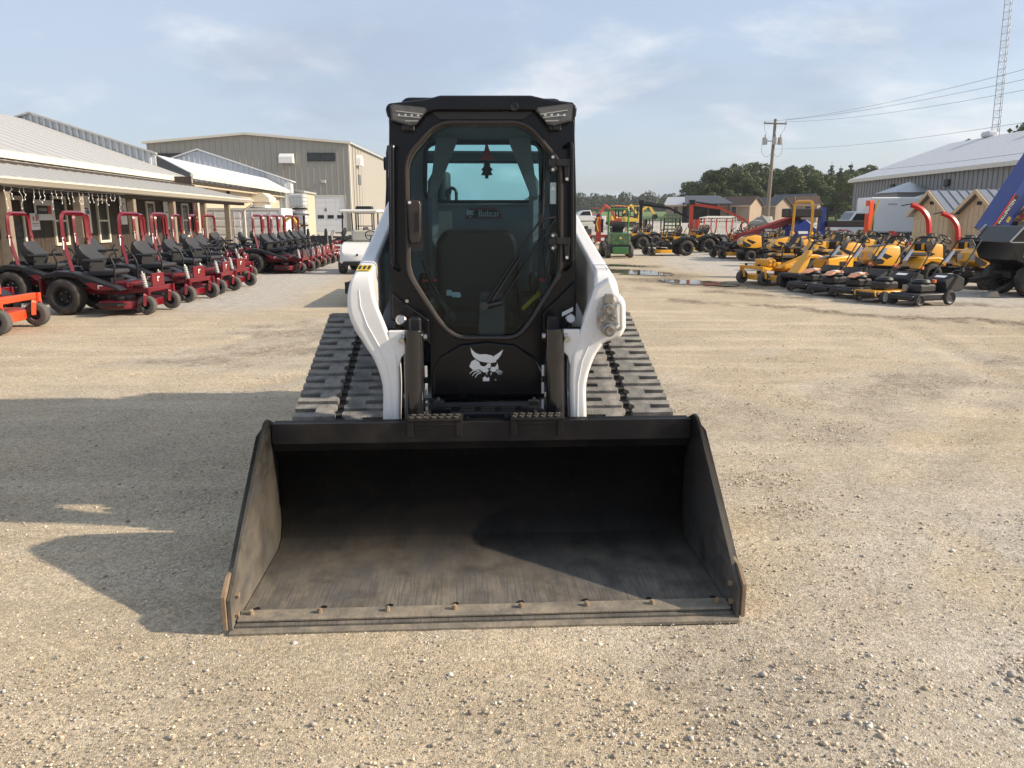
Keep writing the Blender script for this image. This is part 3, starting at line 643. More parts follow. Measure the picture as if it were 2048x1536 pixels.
        for i in range(3):
            t = .25+.25*i; B().prism([(q[0][0]*(1-t)*.94+q[5][0]*t+.06*cx*(1-t), q[0][1]*(1-t)+q[5][1]*t-.004), (q[3][0]*(1-t)*.94+q[4][0]*t+.06*cx*(1-t), q[3][1]*(1-t)+q[4][1]*t-.004), (q[3][0]*(1-t)*.94+q[4][0]*t+.06*cx*(1-t), q[3][1]*(1-t)+q[4][1]*t-.0), (q[0][0]*(1-t)*.94+q[5][0]*t+.06*cx*(1-t), q[0][1]*(1-t)+q[5][1]*t)], 'y', 1.1335, 1.1355).build('lens_rib', 'rim_grey', hl)
        b = B(); k = len(q); b.add([(cx+(u-cx)*f, v, cz+(z-cz)*f) for f, v in ((.9, 1.1395), (.99, 1.1395), (.99, 1.1495), (.9, 1.1495)) for u, z in q], [(r_*k+i, r_*k+(i+1) % k, ((r_+1) % 4)*k+(i+1) % k, ((r_+1) % 4)*k+i) for r_ in range(4) for i in range(k)]); b.build('bezel', 'bezel_grey', hl)
        for i in range(4):
            t = (i+.5)/4; u = q[6][0]*(1-t)+q[3][0]*t; z = cz+.006; B().lathe([(0, .002), (.006, .0), (.010, -.003)], (cx+(u-cx)*.72, 1.136, z-.012), (0, -1, 0), 12).build('reflector', 'reflector', hl)
        B().bx(cx-.03, cx+.03, 1.162, 1.20, cz-.075, cz-.045, .004).cyl((cx, 1.15, cz-.062), (cx, 1.17, cz-.062), .009, n=8).build('lamp_bracket', 'black_plastic', hl)
    # grab rails
    for pts in (((793, 293), (785, 288), (786, 530), (796, 541)), ((1131, 293), (1143, 285), (1144, 528), (1133, 541))):
        q = [lv(*p, 1.15) for p in pts]; b = B()
        b.tube([(q[0][0], 1.20, q[0][1]), (q[1][0], 1.14, q[1][1]), (q[2][0], 1.14, q[2][1]), (q[3][0], 1.20, q[3][1])], .0105, 10, .03).build('grab_rail', 'black_paint', front)
    # door handle, hinges
    q = P((814, 402), (820, 398), (838, 400), (842, 408), (842, 470), (838, 486), (824, 488), (818, 480), v=1.15)
    dh = B().prism(q, 'y', 1.155, 1.192).build('door_handle', 'handle_brown', front, bev=.01, seg=3)
    q = P((829, 425), (837, 424), (838, 462), (828, 465), v=1.15); B().prism(q, 'y', 1.150, 1.1545).build('handle_slot', 'black_frame', dh)
    u, z = lv(819, 405, 1.15); B().cyl((u, 1.146, z), (u, 1.1545, z), .008, n=10).build('handle_bolt', 'white_paint', dh)
    q = P((812, 396), (842, 396), (846, 500), (815, 500), v=1.19); B().prism(q, 'y', 1.193, 1.2195).build('handle_backing', 'black_plastic', dh)
    for y0 in (326, 483):
        h = B()
        for dy in (-12, 13): u, z = lv(1106, y0+dy, 1.17); h.cyl((u, 1.165, z), (u, 1.19, z), .017, n=14)
        q = P((1097, y0-14), (1115, y0-14), (1115, y0+14), (1097, y0+14), v=1.175); h.prism(q, 'y', 1.172, 1.19)
        q = P((1112, y0-8), (1140, y0-8), (1140, y0+6), (1112, y0+6), v=1.17); h.prism(q, 'y', 1.165, 1.185)
        u, z = lv(1104, y0, 1.16); h.cyl((u, 1.145, z), (u, 1.175, z), .02, n=14)
        q = P((1128, y0+4), (1139, y0+4), (1138, y0+38), (1130, y0+38), v=1.175); h.prism(q, 'y', 1.176, 1.199)
        ho = h.build('door_hinge', 'black_plastic', front, bev=.003)
        for px, py in ((1106, y0-12), (1106, y0+13), (1134, y0+32)):
            u, z = lv(px, py, 1.16); B().cyl((u, 1.158, z), (u, 1.176, z), .0075, n=8).build('hinge_bolt', 'white_paint', ho)
    # wiper
    w = lambda px, py, v=1.185: (lv(px, py, v)[0], v, lv(px, py, v)[1])
    wp = B().tube([w(975, 604), w(1082, 438)], .0055, 6).tube([w(1000, 607), w(1112, 436)], .0055, 6).tube([w(985, 600), w(1040, 515)], .009, 6).build('wiper_arm', 'black_plastic', front)
    b = B().cyl(w(968, 612, 1.165), w(968, 612, 1.22), .022, n=14); b.tube([w(968, 614), w(1004, 606)], .013, 8).build('wiper_linkage', 'black_plastic', wp)
    B().tube([w(1078, 440), w(1112, 434)], .009, 6).build('wiper_link_bar', 'black_plastic', wp)
    b = B().tube([w(1090, 300, 1.195), w(1085, 440, 1.19), w(1094, 572, 1.195)], .007, 6); b.bx(w(1082, 430)[0]-.012, w(1082, 430)[0]+.012, 1.175, 1.205, w(1082, 446)[2], w(1082, 428)[2]).build('wiper_blade', 'black_frame', wp)
    q = P((958, 590), (964, 583), (1004, 583), (1011, 590), (1011, 674), (956, 674), v=1.235); B().prism(q, 'y', 1.229, 1.26).build('wiper_motor_cover', 'grey_plastic', front, bev=.012)
    # stickers on the cab
    q = P((1100, 365), (1112, 365), (1112, 408), (1100, 408), v=CV+.02); B().prism(q, 'y', CV+.0165, CV+.0185).build('glass_sticker', 'sticker_teal', front)
    q = P((1101, 380), (1106, 372), (1111, 380), v=CV+.02); B().prism(q, 'y', CV+.0145, CV+.016).build('sticker_triangle', 'paper', front)
    q = P((1124, 625), (1146, 614), (1146, 622), (1124, 633), v=CV-.032); B().prism(q, 'y', CV-.033, CV-.0315).build('serial_plate', 'paper', front)
    u, z = lv(814, 602, CV-.03); B().cyl((u, CV-.037, z), (u, CV-.028, z), .009, n=10).build('wing_bolt', 'steel', front)
    u, z = lv(1010, 209, 1.16); B().lathe([(.018, 0), (.02, -.003), (.018, -.004), (.01, -.002), (0, -.002)], (u+.045, 1.1605, z-.01), (0, 1, 0), 16).build('roof_badge', 'black_frame', roof)
    # ---- inside the cab
    sx = UC-.03; seat = B().bx(sx-.24, sx+.24, 1.52, 1.94, .92, 1.04, .05).build('seat', 'seat_vinyl', T)
    B().prism([(sx-.25, 1.0), (sx+.25, 1.0), (sx+.25, 1.42), (sx+.2, 1.50), (sx-.2, 1.50), (sx-.25, 1.42)], 'y', 1.945, 2.06).build('backrest', 'seat_vinyl', seat, bev=.04)
    B().bx(sx-.17, sx+.17, 1.60, 1.93, .64, .919, .02).build('seat_base', 'cab_lining', seat)
    for s in (-1, 1):
        B().bx(sx+s*.30-.05, sx+s*.30+.05, 1.55, 2.05, 1.0, 1.12, .02).build('armrest', 'seat_vinyl', seat)
        js = B().cyl((sx+s*.30, 1.50, .95), (sx+s*.30, 1.47, 1.16), .022, n=12).blob((sx+s*.30, 1.465, 1.22), .04, 3, .1, 2, (.8, .8, 1.5)).build('joystick', 'black_plastic', T)
        B().lathe([(.05, 0), (.042, .03), (.046, .035), (.036, .07), (.04, .075), (.028, .11)], (sx+s*.30, 1.5, .93), n=14).build('joystick_boot', 'rubber', js)
    q = P((930, 437), (936, 420), (944, 416), (992, 416), (1000, 420), (1005, 437), v=BV-.07); bd = B().prism(q, 'y', BV-.066, BV-.052).build('badge', 'badge_red', bw, bev=.003)
    cx = sum(p[0] for p in q)/6; cz = (q[0][1]+q[2][1])/2
    B().prism([(cx+(u-cx)*.88, cz+(z-cz)*.72) for u, z in q], 'y', BV-.069, BV-.0665).build('badge_face', 'black_frame', bd)
    text('badge_lettering', 'Bobcat', .058, 'paper', bd, (cx+.03, BV-.0705, cz-.002), rows((1, 0, 0), (0, 0, 1)), .0008, stretch=.8)
    emblem(bd, BV-.0705, (cx-.085, cz+.002), .16)
    # trim behind the seat, document holder, odds and ends
    B().bx(uL+.035, uR-.035, BV-.085, BV-.067, lv(960, 412, BV)[1], lv(960, 407, BV)[1], .004).build('window_ledge', 'cab_lining', bw)
    q = [lv(*p  , 2.1) for p in ((868, 422), (903, 422), (905, 450), (907, 482), (900, 487), (872, 486), (867, 478))]
    dh = B().prism(q, 'y', 2.10, 2.11).build('document_sleeve', 'sleeve', bw)
    q = [lv(*p, 2.09) for p in ((870, 477), (904, 477), (904, 482), (870, 482))]; B().prism(q, 'y', 2.094, 2.099).build('sleeve_stripe', 'brown_stripe', dh)
    af = [lv(*p, 2.12) for p in ((971, 288), (975, 288), (979, 300), (989, 320), (960, 320), (969, 300))]; hang = B().prism(af, 'y', 2.12, 2.124).build('warning_triangle', 'bright_red', T)
    tr = [(974, 321), (982, 330), (979, 331), (986, 340), (982, 342), (985, 350), (977, 351), (977, 357), (970, 357), (970, 351), (962, 350), (966, 342), (962, 340), (969, 331), (966, 330)]
    B().prism([lv(*p, 2.12) for p in tr], 'y', 2.121, 2.126).build('air_freshener', 'black_frame', hang)
    u, z = lv(885, 395, 2.9); B().lathe([(0, 0), (.055, 0), (.06, .01), (.06, .22), (.045, .235), (0, .235)], (u, 2.9, z-.06), n=16).build('exhaust_stack', 'grey_plastic', T)
    B().tube([(u+.10, 2.85, z-.12), (u+.10, 2.85, z+.05), (u+.06, 2.85, z+.07), (u+.05, 2.85, z+.02)], .012, 6, .02).build('cable_hook', 'black_frame', T)
    q = [lv(*p, 1.45) for p in ((893, 580), (903, 580), (903, 584), (920, 585), (922, 592), (920, 595), (904, 594), (904, 591), (893, 591))]; B().prism(q, 'y', 1.45, 1.455).build('lock_plate', 'sticker_teal', T)
    for x0, y0, x1, y1 in ((845, 520, 910, 640), (855, 560, 895, 620)):
        a_, b_ = lv(x0, y0, 1.42), lv(x1, y1, 1.3); B().tube([(a_[0], 1.42, a_[1]), ((a_[0]+b_[0])/2-.02, 1.36, (a_[1]+b_[1])/2), (b_[0], 1.3, b_[1])], .011, 6, .05).build('wiring_loom', 'grey_plastic', T)
    a_, b_ = lv(1045, 618, 1.32), lv(1080, 585, 1.4); B().beam((a_[0], 1.32, a_[1]), (b_[0], 1.4, b_[1]), .004, .02).build('door_strap', 'sticker_yellow', T)
    for px, py, mm in ((850, 562, 'bright_red'), (866, 561, 'bright_red'), (1085, 560, 'bright_red')):
        u, z = lv(px, py, 1.4); B().bx(u-.02, u+.02, 1.40, 1.42, z-.008, z+.008, .004).build('belt_buckle', mm, T)
    return T
def bucket_worn(nm='worn_bucket', top=.40, k=1.0, back=.82):
    m = bpy.data.materials.new(nm); m.use_nodes = True; nt = m.node_tree; N = nt.nodes; L = nt.links; p = N['Principled BSDF']
    t = N.new('ShaderNodeTexCoord')
    def noise(sc, det=7, ro=.6, st=(1, 1, 1)):
        mp = N.new('ShaderNodeMapping'); mp.inputs['Scale'].default_value = st; L.new(t.outputs['Object'], mp.inputs[0])
        n = N.new('ShaderNodeTexNoise'); n.inputs['Scale'].default_value = sc; n.inputs['Detail'].default_value = det; n.inputs['Roughness'].default_value = ro
        L.new(mp.outputs[0], n.inputs['Vector']); return n.outputs['Fac']
    def mr(v, a, b, c=0, d=1):
        n = N.new('ShaderNodeMapRange'); L.new(v, n.inputs[0])
        for i, k in enumerate((a, b, c, d)): n.inputs[i+1].default_value = k
        return n.outputs[0]
    def mix(f, a, b):
        n = N.new('ShaderNodeMix'); n.data_type = 'RGBA'
        for i, v in ((0, f), (6, a), (7, b)):
            if isinstance(v, tuple): n.inputs[i].default_value = v+(1,)
            elif isinstance(v, (int, float)): n.inputs[i].default_value = v
            else: L.new(v, n.inputs[i])
        return n.outputs[2]
    def mm(op, a, b):
        n = N.new('ShaderNodeMath'); n.operation = op; n.use_clamp = True
        for i, v in enumerate((a, b)):
            if isinstance(v, (int, float)): n.inputs[i].default_value = v
            else: L.new(v, n.inputs[i])
        return n.outputs[0]
    sp = N.new('ShaderNodeSeparateXYZ'); L.new(t.outputs['Object'], sp.inputs[0])
    # earth rubbed in: thickest at the lip and low on the sides, fading up the back
    lip = mr(sp.outputs[1], back, .25, 0, 1); low = mr(sp.outputs[2], top, .0, 0, 1)
    soil = mm('MULTIPLY', mm('MULTIPLY', lip, low), mm('ADD', mr(noise(5), .25, .7), .35*k))
    streak = mr(noise(3.2, 8, .6, (1.4, .8, .8)), .36, .74); scr = mr(noise(48, 4, .65, (3, .10, .3)), .46, .62)
    col = mix(mr(noise(3), .3, .7), (.0022, .0022, .0026), (.005, .0047, .0044)); p.inputs['Specular IOR Level'].default_value = .06
    col = mix(mm('MULTIPLY', mr(noise(9, 8, .7), .56, .76), .2), col, (.04, .028, .018))
    col = mix(mm('MULTIPLY', soil, .9), col, mix(streak, (.135, .128, .118), (.29, .25, .19)))
    col = mix(mm('MULTIPLY', scr, mm('MULTIPLY', lip, .6)), col, (.062, .064, .068))
    L.new(col, p.inputs['Base Color']); L.new(mr(soil, 0, .7, .42, .72), p.inputs['Roughness'])
    b = N.new('ShaderNodeBump'); b.inputs['Strength'].default_value = .35; b.inputs['Distance'].default_value = .004; L.new(noise(45, 6, .7), b.inputs['Height']); L.new(b.outputs[0], p.inputs['Normal'])
    MATS[nm] = m; return m
def emblem(par, v, c=None, k=1.0):
    """white wildcat head, flat on the panel"""
    S = [[(825, 275), (835, 300), (870, 335), (915, 352), (980, 350), (1040, 362), (1055, 375), (1110, 340), (1158, 303), (1140, 350), (1110, 395), (1090, 410), (1085, 432), (1030, 440), (1000, 436), (960, 432), (915, 420), (880, 400), (850, 370), (832, 330)],
         [(868, 404), (914, 432), (920, 455), (937, 472), (976, 475), (1001, 442), (1031, 444), (1033, 470), (1027, 490), (996, 496), (1013, 515), (1000, 535), (965, 538), (935, 520), (920, 505), (870, 510), (850, 512), (812, 475), (835, 425)],
         [(1036, 480), (1075, 481), (1092, 458), (1100, 436), (1107, 470), (1112, 500), (1090, 505), (1085, 525), (1055, 532), (1030, 520), (1022, 514), (1036, 492)],
         [(815, 545), (845, 518), (880, 511), (918, 514), (916, 520), (880, 518), (848, 526), (818, 551)], [(840, 570), (868, 536), (895, 526), (930, 525), (928, 532), (897, 534), (873, 543), (844, 575)],
         [(870, 588), (888, 556), (905, 544), (934, 538), (933, 546), (908, 552), (894, 562), (876, 590)], [(1152, 535), (1132, 516), (1096, 507), (1094, 512), (1128, 521), (1147, 540)],
         [(1142, 557), (1122, 528), (1093, 517), (1091, 523), (1117, 534), (1137, 558)], [(1119, 558), (1107, 537), (1087, 528), (1085, 534), (1102, 542), (1113, 560)],
         [(984, 538), (996, 541), (991, 566)], [(1030, 540), (1046, 536), (1030, 570)],
         [(950, 590), (968, 585), (972, 572), (985, 590), (1000, 592), (1018, 585), (1018, 620), (1010, 626), (952, 626)]]
    b = B()
    for poly in S:
        q = [lv(780+x/5.12, 640+y/5.12, 1.174) for x, y in poly]
        if c:
            o = lv(780+985/5.12, 640+450/5.12, 1.174); q = [(c[0]+(u-o[0])*k*1.8, c[1]+(z-o[1])*k*1.8) for u, z in q]
        b.prism(q, 'y', v, v+.0018)
    b.build('emblem', 'decal_white', par)
    if not c:
        u, z = lv(780+1081/5.12, 640+612/5.12, 1.174); B().cyl((u, v, z), (u, v+.0018, z), .004, n=10).build('emblem_dot', 'rim_grey', par)
mat('bezel_grey', (.09, .085, .08), .2, var=.1)
mat('rust', (.22, .155, .095), .85, var=.35, scale=30, dust=.8, dustcol=(.33, .27, .19))
mat('soiled_steel', (.17, .15, .12), .75, var=.3, scale=14, dust=.9, dustcol=(.34, .28, .2), dscale=7, bump=.3)
mat('dull_steel', (.16, .145, .12), .5, metal=.6, var=.4, scale=40)
mat('cylinder_black', (.010, .010, .012), .18, var=.1, coat=.5)
mat('zinc_plate', (.50, .50, .47), .5, metal=.3, var=.08)
mat('door_trim', (.035, .027, .023), .38, var=.2)
mat('handle_brown', (.030, .024, .021), .35, var=.2)
mat('cab_lining', (.30, .335, .355), .7, var=.15)
mat('sticker_yellow', (.66, .47, .03), .5, var=.1)
mat('sticker_teal', (.42, .52, .52), .5, var=.05)
mat('sleeve', (.42, .43, .36), .4, var=.1)
mat('brown_stripe', (.36, .16, .06), .5)
mat('badge_red', (.32, .045, .04), .4, var=.1)
mat('decal_white', (.80, .80, .79), .45, var=.02)
mat('reflector', (.75, .73, .70), .12, metal=1, var=.05)
glass('cab_glass', (.80, .90, .93), refl=1.26); glass('rear_glass', (.74, .92, .90), refl=1.2); glass('side_glass', (.36, .42, .45)); mat('lamp_glass', (.11, .105, .095), .12, var=.5, scale=25)
make_loader()
# ---------------------------------------------------------------- wheeled machines (x forward, y left, z up)
def wheel(par, x, y, r, w, rim='black_frame', tread=0, tyre='rubber', z=None, hub='steel', rr=.55, name='wheel', disc=None):
    z = r if z is None else z; h = w/2
    pr = [(r*rr, -h*.75), (r*(rr+.05), -h), (r*.80, -h*1.05), (r*.93, -h*.92), (r, -h*.6), (r, 0), (r, h*.6), (r*.93, h*.92), (r*.80, h*1.05), (r*(rr+.05), h), (r*rr, h*.75)]
    n = 36 if tread else 24
    md = (lambda i, j: (tread*(1 if (i+(j % 2)) % 3 else -.6) if 3 <= j <= 7 else 0)) if tread else None
    t = B().lathe(pr, (x, y, z), (0, 1, 0), n, md, True).build(name, tyre, par)
    k = r*rr
    B().lathe([(0, -h*.35), (k*.3, -h*.35), (k*.35, -h*.2), (k*.75, -h*.25), (k*.9, -h*.7), (k*1.03, -h*.8), (k*1.03, h*.8), (k*.9, h*.7), (k*.75, h*.25), (k*.35, h*.2), (k*.3, h*.35), (0, h*.35)], (x, y, z), (0, 1, 0), 20).build('rim', rim, t)
    if r > .2:
        for i in range(5):
            a = 2*PI*i/5
            for s in (-1, 1): B().cyl((x+math.cos(a)*k*.5, y+s*h*.22, z+math.sin(a)*k*.5), (x+math.cos(a)*k*.5, y+s*h*.36, z+math.sin(a)*k*.5), .014, n=6).build('lug_nut', hub, t)
    return t
def seat(par, x, z, w=.5, m='seat_vinyl', m2=None, arms=True, hgt=.52, tilt=.12):
    s = B().prism([(x-.2, z), (x+.24, z+.02), (x+.30, z+.07), (x+.27, z+.12), (x-.18, z+.11)], 'y', -w/2, w/2).build('seat', m, par, bev=.03)
    bk = [(x-.17, z+.10), (x-.28, z+.12), (x-.26-tilt, z+hgt*.7), (x-.24-tilt, z+hgt), (x-.19-tilt, z+hgt+.02), (x-.14-tilt*.9, z+hgt*.8), (x-.11, z+.3)]
    rg = []
    for f, k in ((-.5, .80), (-.42, 1), (0, 1), (.42, 1), (.5, .80)):
        cz = z+.3; rg.append([(px, f*w*(1-.16*max(0, (pz-cz)/hgt)), cz+(pz-cz)*k) for px, pz in bk])
    b = B().loft(rg).build('backrest', m, s, ang=50)
    if m2:
        for sg in (-1, 1):
            B().loft([[(px+.012, sg*(w*.26), pz), (px+.012, sg*(w*.44), pz), (px-.004, sg*(w*.44), pz), (px-.004, sg*(w*.26), pz)] for px, pz in ((x-.105, z+.16), (x-.105, z+.30), (x-.135-tilt*.7, z+hgt*.72), (x-.17-tilt, z+hgt-.01))]).build('backrest_bolster', m2, s)
            B().prism([(x-.12, z+.112), (x+.22, z+.117), (x+.30, z+.085), (x+.285, z+.122), (x+.2, z+.138), (x-.12, z+.132)], 'y', sg*w*.22, sg*w*.49).build('seat_bolster', m2, s)
    if arms:
        for sg in (-1, 1): B().bx(x-.22, x+.14, sg*(w/2+.055)-.04, sg*(w/2+.055)+.04, z+.25, z+.30, .015).build('armrest', m, s)
    return s
def caster(par, x, y, r, w, m, rim='black_frame', ht=.44, style='arch'):
    c = B()
    c.cyl((x, y, r*2+.02), (x, y, ht), .028, n=10)
    yy = w/2+.02
    c.tube([(x-.05, y-yy, r), (x-.03, y-yy, r*2+.025), (x-.03, y+yy, r*2+.025), (x-.05, y+yy, r)], .02, rd=.03, sq=(.014, .055))
    o = c.build('caster_fork', m, par); B().cyl((x-.05, y-yy-.012, r), (x-.05, y+yy+.012, r), .012, n=8).build('axle_bolt', 'steel', o)
    wheel(par, x-.05, y, r, w, rim, rr=.45, name='caster_wheel', tyre='worn_rubber')
mat('worn_rubber', (.075, .072, .068), .85, var=.2, dust=.4, dustcol=(.2, .17, .13))
mat('red_decal', (.20, .02, .025), .4); mat('panel_dark', (.02, .02, .022), .4, var=.2)
mat('green_cap', (.03, .22, .09), .5); mat('amber', (.75, .18, .04), .4)
GP = 'mowers lined up along the porch'
def zero_turn(name, P, label, cat, main='red_paint', rops='red_paint', pods='black_plastic', seatm='seat_vinyl', seat2=None, deckm=None, rim='black_frame', frame=None, spring=True, tag_=True, ropsz=1.66):
    """zero-turn rider: drive wheels behind, casters in front, deck between"""
    deckm = deckm or main; frame = frame or main
    T = thing(name, P, 0, label, cat)
    for s in (-1, 1):
        wheel(T, -.50, s*.45, .295, .26, rim, .007)
        caster(T, .90, s*.42, .155, .12, frame)
        B().prism([(-.88, .56), (-.82, .66), (-.55, .72), (-.30, .70), (.05, .58), (.42, .46), (.50, .40), (.30, .38), (.02, .43), (-.15, .52), (-.22, .60), (-.5, .63), (-.78, .60)], 'y', s*.32, s*.56).build('fender', pods, T, bev=.02)
        B().prism([(-.10, .525), (.02, .535), (.40, .425), (.12, .40), (.0, .44)], 'y', s*.561, s*.566).build('fender_decal', 'red_decal' if main == 'red_paint' else main, T)
        B().bx(.12, .20, s*.5665, s*.568, .475, .49).bx(.12, .135, s*.5665, s*.568, .43, .475).build('fender_mark', 'decal_white', T)
        B().beam((-.75, s*.26, .36), (.45, s*.26, .36), .06, .08).beam((.45, s*.26, .36), (.86, s*.40, .40), .06, .07).build('frame_rail', frame, T)
        B().tube([(.30, s*.36, .50), (.32, s*.36, .82), (.24, s*.36, .96), (.24, s*.20, 1.0)], .017, 8, .07).build('steering_lever', 'black_frame', T)
    B().bx(.80, .88, -.42, .42, .36, .44, .008).build('front_axle', frame, T)
    B().bx(-.35, .46, -.31, .31, .39, .42).bx(.20, .50, -.31, .31, .421, .53, .02).build('floor_pan', main, T)
    B().bx(.36, .495, -.22, .22, .531, .535).build('foot_mat', 'panel_dark', T)
    if spring:
        B().bx(.83, .865, -.20, .20, .441, .66, .004).build('front_plate', frame, T)
        B().bx(.866, .868, -.035, .035, .58, .60).bx(.866, .868, -.035, -.015, .52, .58).build('plate_mark', 'decal_white', T)
        for s in (-1, 1):
            b = B(); b.lathe([(.03 if i % 2 else .042, .018*i) for i in range(15)], (.78, s*.27, .42), (-.18, 0, 1), 12); b.build('coil_spring', 'rim_grey', T)
            B().cyl((.79, s*.27, .40), (.725, s*.27, .70), .016, n=8).build('shock_rod', 'steel', T)
    d = B().prism([(-.02, -.30), (.10, -.56), (.30, -.60), (.55, -.60), (.74, -.42), (.80, -.20), (.80, .20), (.74, .42), (.55, .60), (.30, .60), (.10, .56), (-.02, .30)], 'z', .10, .225).build('deck', deckm, T, bev=.015)
    B().prism([(.12, -.601), (.60, -.601), (.55, -.80), (.18, -.80)], 'z', .165, .20).build('discharge_chute', 'black_plastic', d)
    for s in (-1, 1):
        B().lathe([(0, 0), (.10, 0), (.11, .02), (.11, .05), (.09, .07), (0, .07)], (.35, s*.34, .226), n=16).build('spindle_cover', 'black_plastic', d)
        B().lathe([(0, -.03), (.05, -.03), (.055, 0), (.05, .03), (0, .03)], (.78, s*.52, .09), (0, 1, 0), 12).build('gauge_wheel', 'rubber', d)
        B().beam((.70, s*.45, .20), (.80, s*.52, .10), .02, .04).build('wheel_bracket', deckm, d)
    B().bx(-.92, -.42, -.24, .24, .40, .66, .03).build('engine', 'engine', T)
    B().lathe([(0, 0), (.15, 0), (.16, .04), (.12, .10), (0, .11)], (-.62, 0, .661), n=18).build('engine_shroud', 'engine', T)
    B().cyl((-.80, -.40, .53), (-.80, .34, .53), .075, n=16).build('muffler', 'black_frame', T)
    B().bx(-.98, -.94, -.42, .42, .30, .60, .01).build('rear_guard', frame, T)
    B().cyl((-.40, .44, .70), (-.40, .44, .735), .05, n=14).build('fuel_cap', 'green_cap', T)
    B().bx(-.28, .16, -.20, .20, .42, .60, .02).build('seat_base', 'black_frame', T)
    seat(T, -.03, .60, .48, seatm, seat2)
    if rops:
        B().tube([(-.36, -.34, .40), (-.52, -.34, 1.20), (-.52, -.33, ropsz), (-.52, .33, ropsz), (-.52, .34, 1.20), (-.36, .34, .40)], .03, 4, .14, sq=(.055, .055)).build('roll_bar', rops, T)
        for s in (-1, 1): B().cyl((-.52, s*.30, 1.22), (-.52, s*.385, 1.22), .035, n=10).build('roll_bar_hinge', rops, T)
    if tag_: B().bx(-.50, -.495, -.395, -.31, 1.06, 1.26).build('price_tag', 'paper', T)
    return T
def put(proto, used, loc, rz, label, skip=(), group=None, scale=None):
    if not used:
        o = proto; o.location = loc; o.rotation_euler = (0, 0, rz); o['label'] = label
        if scale: o.scale = (scale,)*3
        used.append(1)
    else: o = dup(proto, None, loc, rz, label, skip, scale)
    if group: o['group'] = group
    return o
red = zero_turn('zero_turn_mower', (0, 0, 0), 'x', 'riding mower'); ru = []
ORD = ['first', 'second', 'third', 'fourth', 'fifth', 'sixth', 'seventh', 'eighth', 'ninth']
rr = random.Random(5)
for i, (x, y) in enumerate(((-6.92, 13.32), (-6.98, 15.35), (-7.05, 16.85))):
    put(red, ru, (x, y, 0), R((-3, -9, -1)[i]), 'dark red zero-turn mower with roll bar, %s in the front row after the orange mower' % ORD[i], group=GP)
for i, (x, y) in enumerate(((-8.95, 15.1), (-9.0, 17.4), (-9.05, 20.2), (-9.1, 21.5), (-9.15, 22.7), (-9.2, 24.0), (-9.25, 25.2))):
    put(red, ru, (x, y, 0), R(rr.uniform(-12, 9)), 'dark red roll-bar mower, %s along the back row beside the porch posts' % ORD[i], group=GP)
for i, y in enumerate((23.2, 24.35, 25.5, 26.6, 27.7, 28.9)):
    put(red, ru, (-7.0-.09*i, y, 0), R(rr.uniform(-10, 5)), 'dark red roll-bar mower, %s of the six bunched before the white container' % ORD[i], group=GP)
nb = ('roll_bar', 'roll_bar_hinge', 'price_tag')
put(red, ru, (-7.15, 18.2, 0), R(-8), 'dark red mower without roll bar, after the third roll-bar mower of the front row', nb, GP)
put(red, ru, (-7.9, 20.6, 0), R(2), 'dark red mower without roll bar standing back in the gap of the front row', nb, GP)
put(red, ru, (-8.85, 26.6, 0), R(12), 'dark red mower without roll bar at the end of the porch, by the downspout', nb, GP)
put(red, ru, (-8.9, 28.0, 0), R(5), 'dark red mower without roll bar in front of the white container doors', nb, GP)
put(red, ru, (-9.35, 12.65, 0), R(-2), 'dark red mower partly hidden behind the orange mower', nb, GP)
put(red, ru, (-8.75, 39.5, 0), R(-160), 'small far dark red mower beside the golf cart, below the garage door', nb, GP)
put(red, ru, (-7.6, 42.5, 0), R(-20), 'small far dark red mower farther off than the golf cart, near the bay wall', nb, GP)
# profile details of the first of the bunch: black chute guard on its near side
orange = zero_turn('zero_turn_mower', (-8.02, 10.95, 0), 'bright orange zero-turn mower with 72 on its deck, at the row end', 'riding mower', 'orange_paint', None, spring=False, tag_=False, rim='red_paint')
orange.rotation_euler = (0, 0, R(2)); orange.scale = (1.12,)*3; orange['group'] = GP
text('deck_number', '72', .13, 'decal_white', orange, (.50, -.603, .165), rows((1, 0, 0), (0, 0, 1)), .001)
text('deck_number_outline', '72', .14, 'black_frame', orange, (.50, -.602, .163), rows((1, 0, 0), (0, 0, 1)), .0004)
B().beam((.30, -.34, .47), (.88, -.42, .47), .05, .10).beam((.62, -.38, .42), (.58, -.40, .22), .05, .06).build('front_beam', 'orange_paint', orange)
# ---- yellow machines
GY = 'yellow mowers on the pale gravel'
ult = zero_turn('zero_turn_mower', (6.68, 19.24, 0), 'yellow zero-turn mower with tall yellow roll bar beside the small steering-wheel rider', 'riding mower', 'yellow_paint', 'yellow_paint', seat2='yellow_paint', spring=False, ropsz=1.98, pods='yellow_paint')
ult.rotation_euler = (0, 0, R(200)); ult['group'] = GY
B().bx(.40, .62, -.28, .28, .421, .60, .03).build('foot_board', 'yellow_paint', ult)
for s in (-1, 1): B().bx(.866, .885, s*.25-.05, s*.25+.05, .445, .50, .008).build('headlight', 'black_plastic', ult)
text('frame_lettering', 'ULTIMA', .07, 'panel_dark', ult, (.51, .2815, .52), rows((-1, 0, 0), (0, 0, 1)), .001)
zt = zero_turn('zero_turn_mower', (0, 0, 0), 'x', 'riding mower', 'black_frame', None, 'black_plastic', 'seat_vinyl', 'yellow_paint', 'yellow_paint', frame='black_frame', spring=False, tag_=False)
zu = []
for s in (-1, 1):
    B().tube([(.12, s*.28, .56), (.30, s*.30, .62), (.22, s*.31, .86), (.30, s*.31, .92)], .016, 6, .04).build('yellow_lever', 'yellow_paint', zt)
    B().bx(-.30, -.02, s*.31, s*.34, .60, .72, .01).build('side_cover', 'yellow_paint', zt)
    B().beam((-.62, s*.50, .70), (-.95, s*.50, .52), .05, .03).build('fender_bar', 'rim_grey', zt)
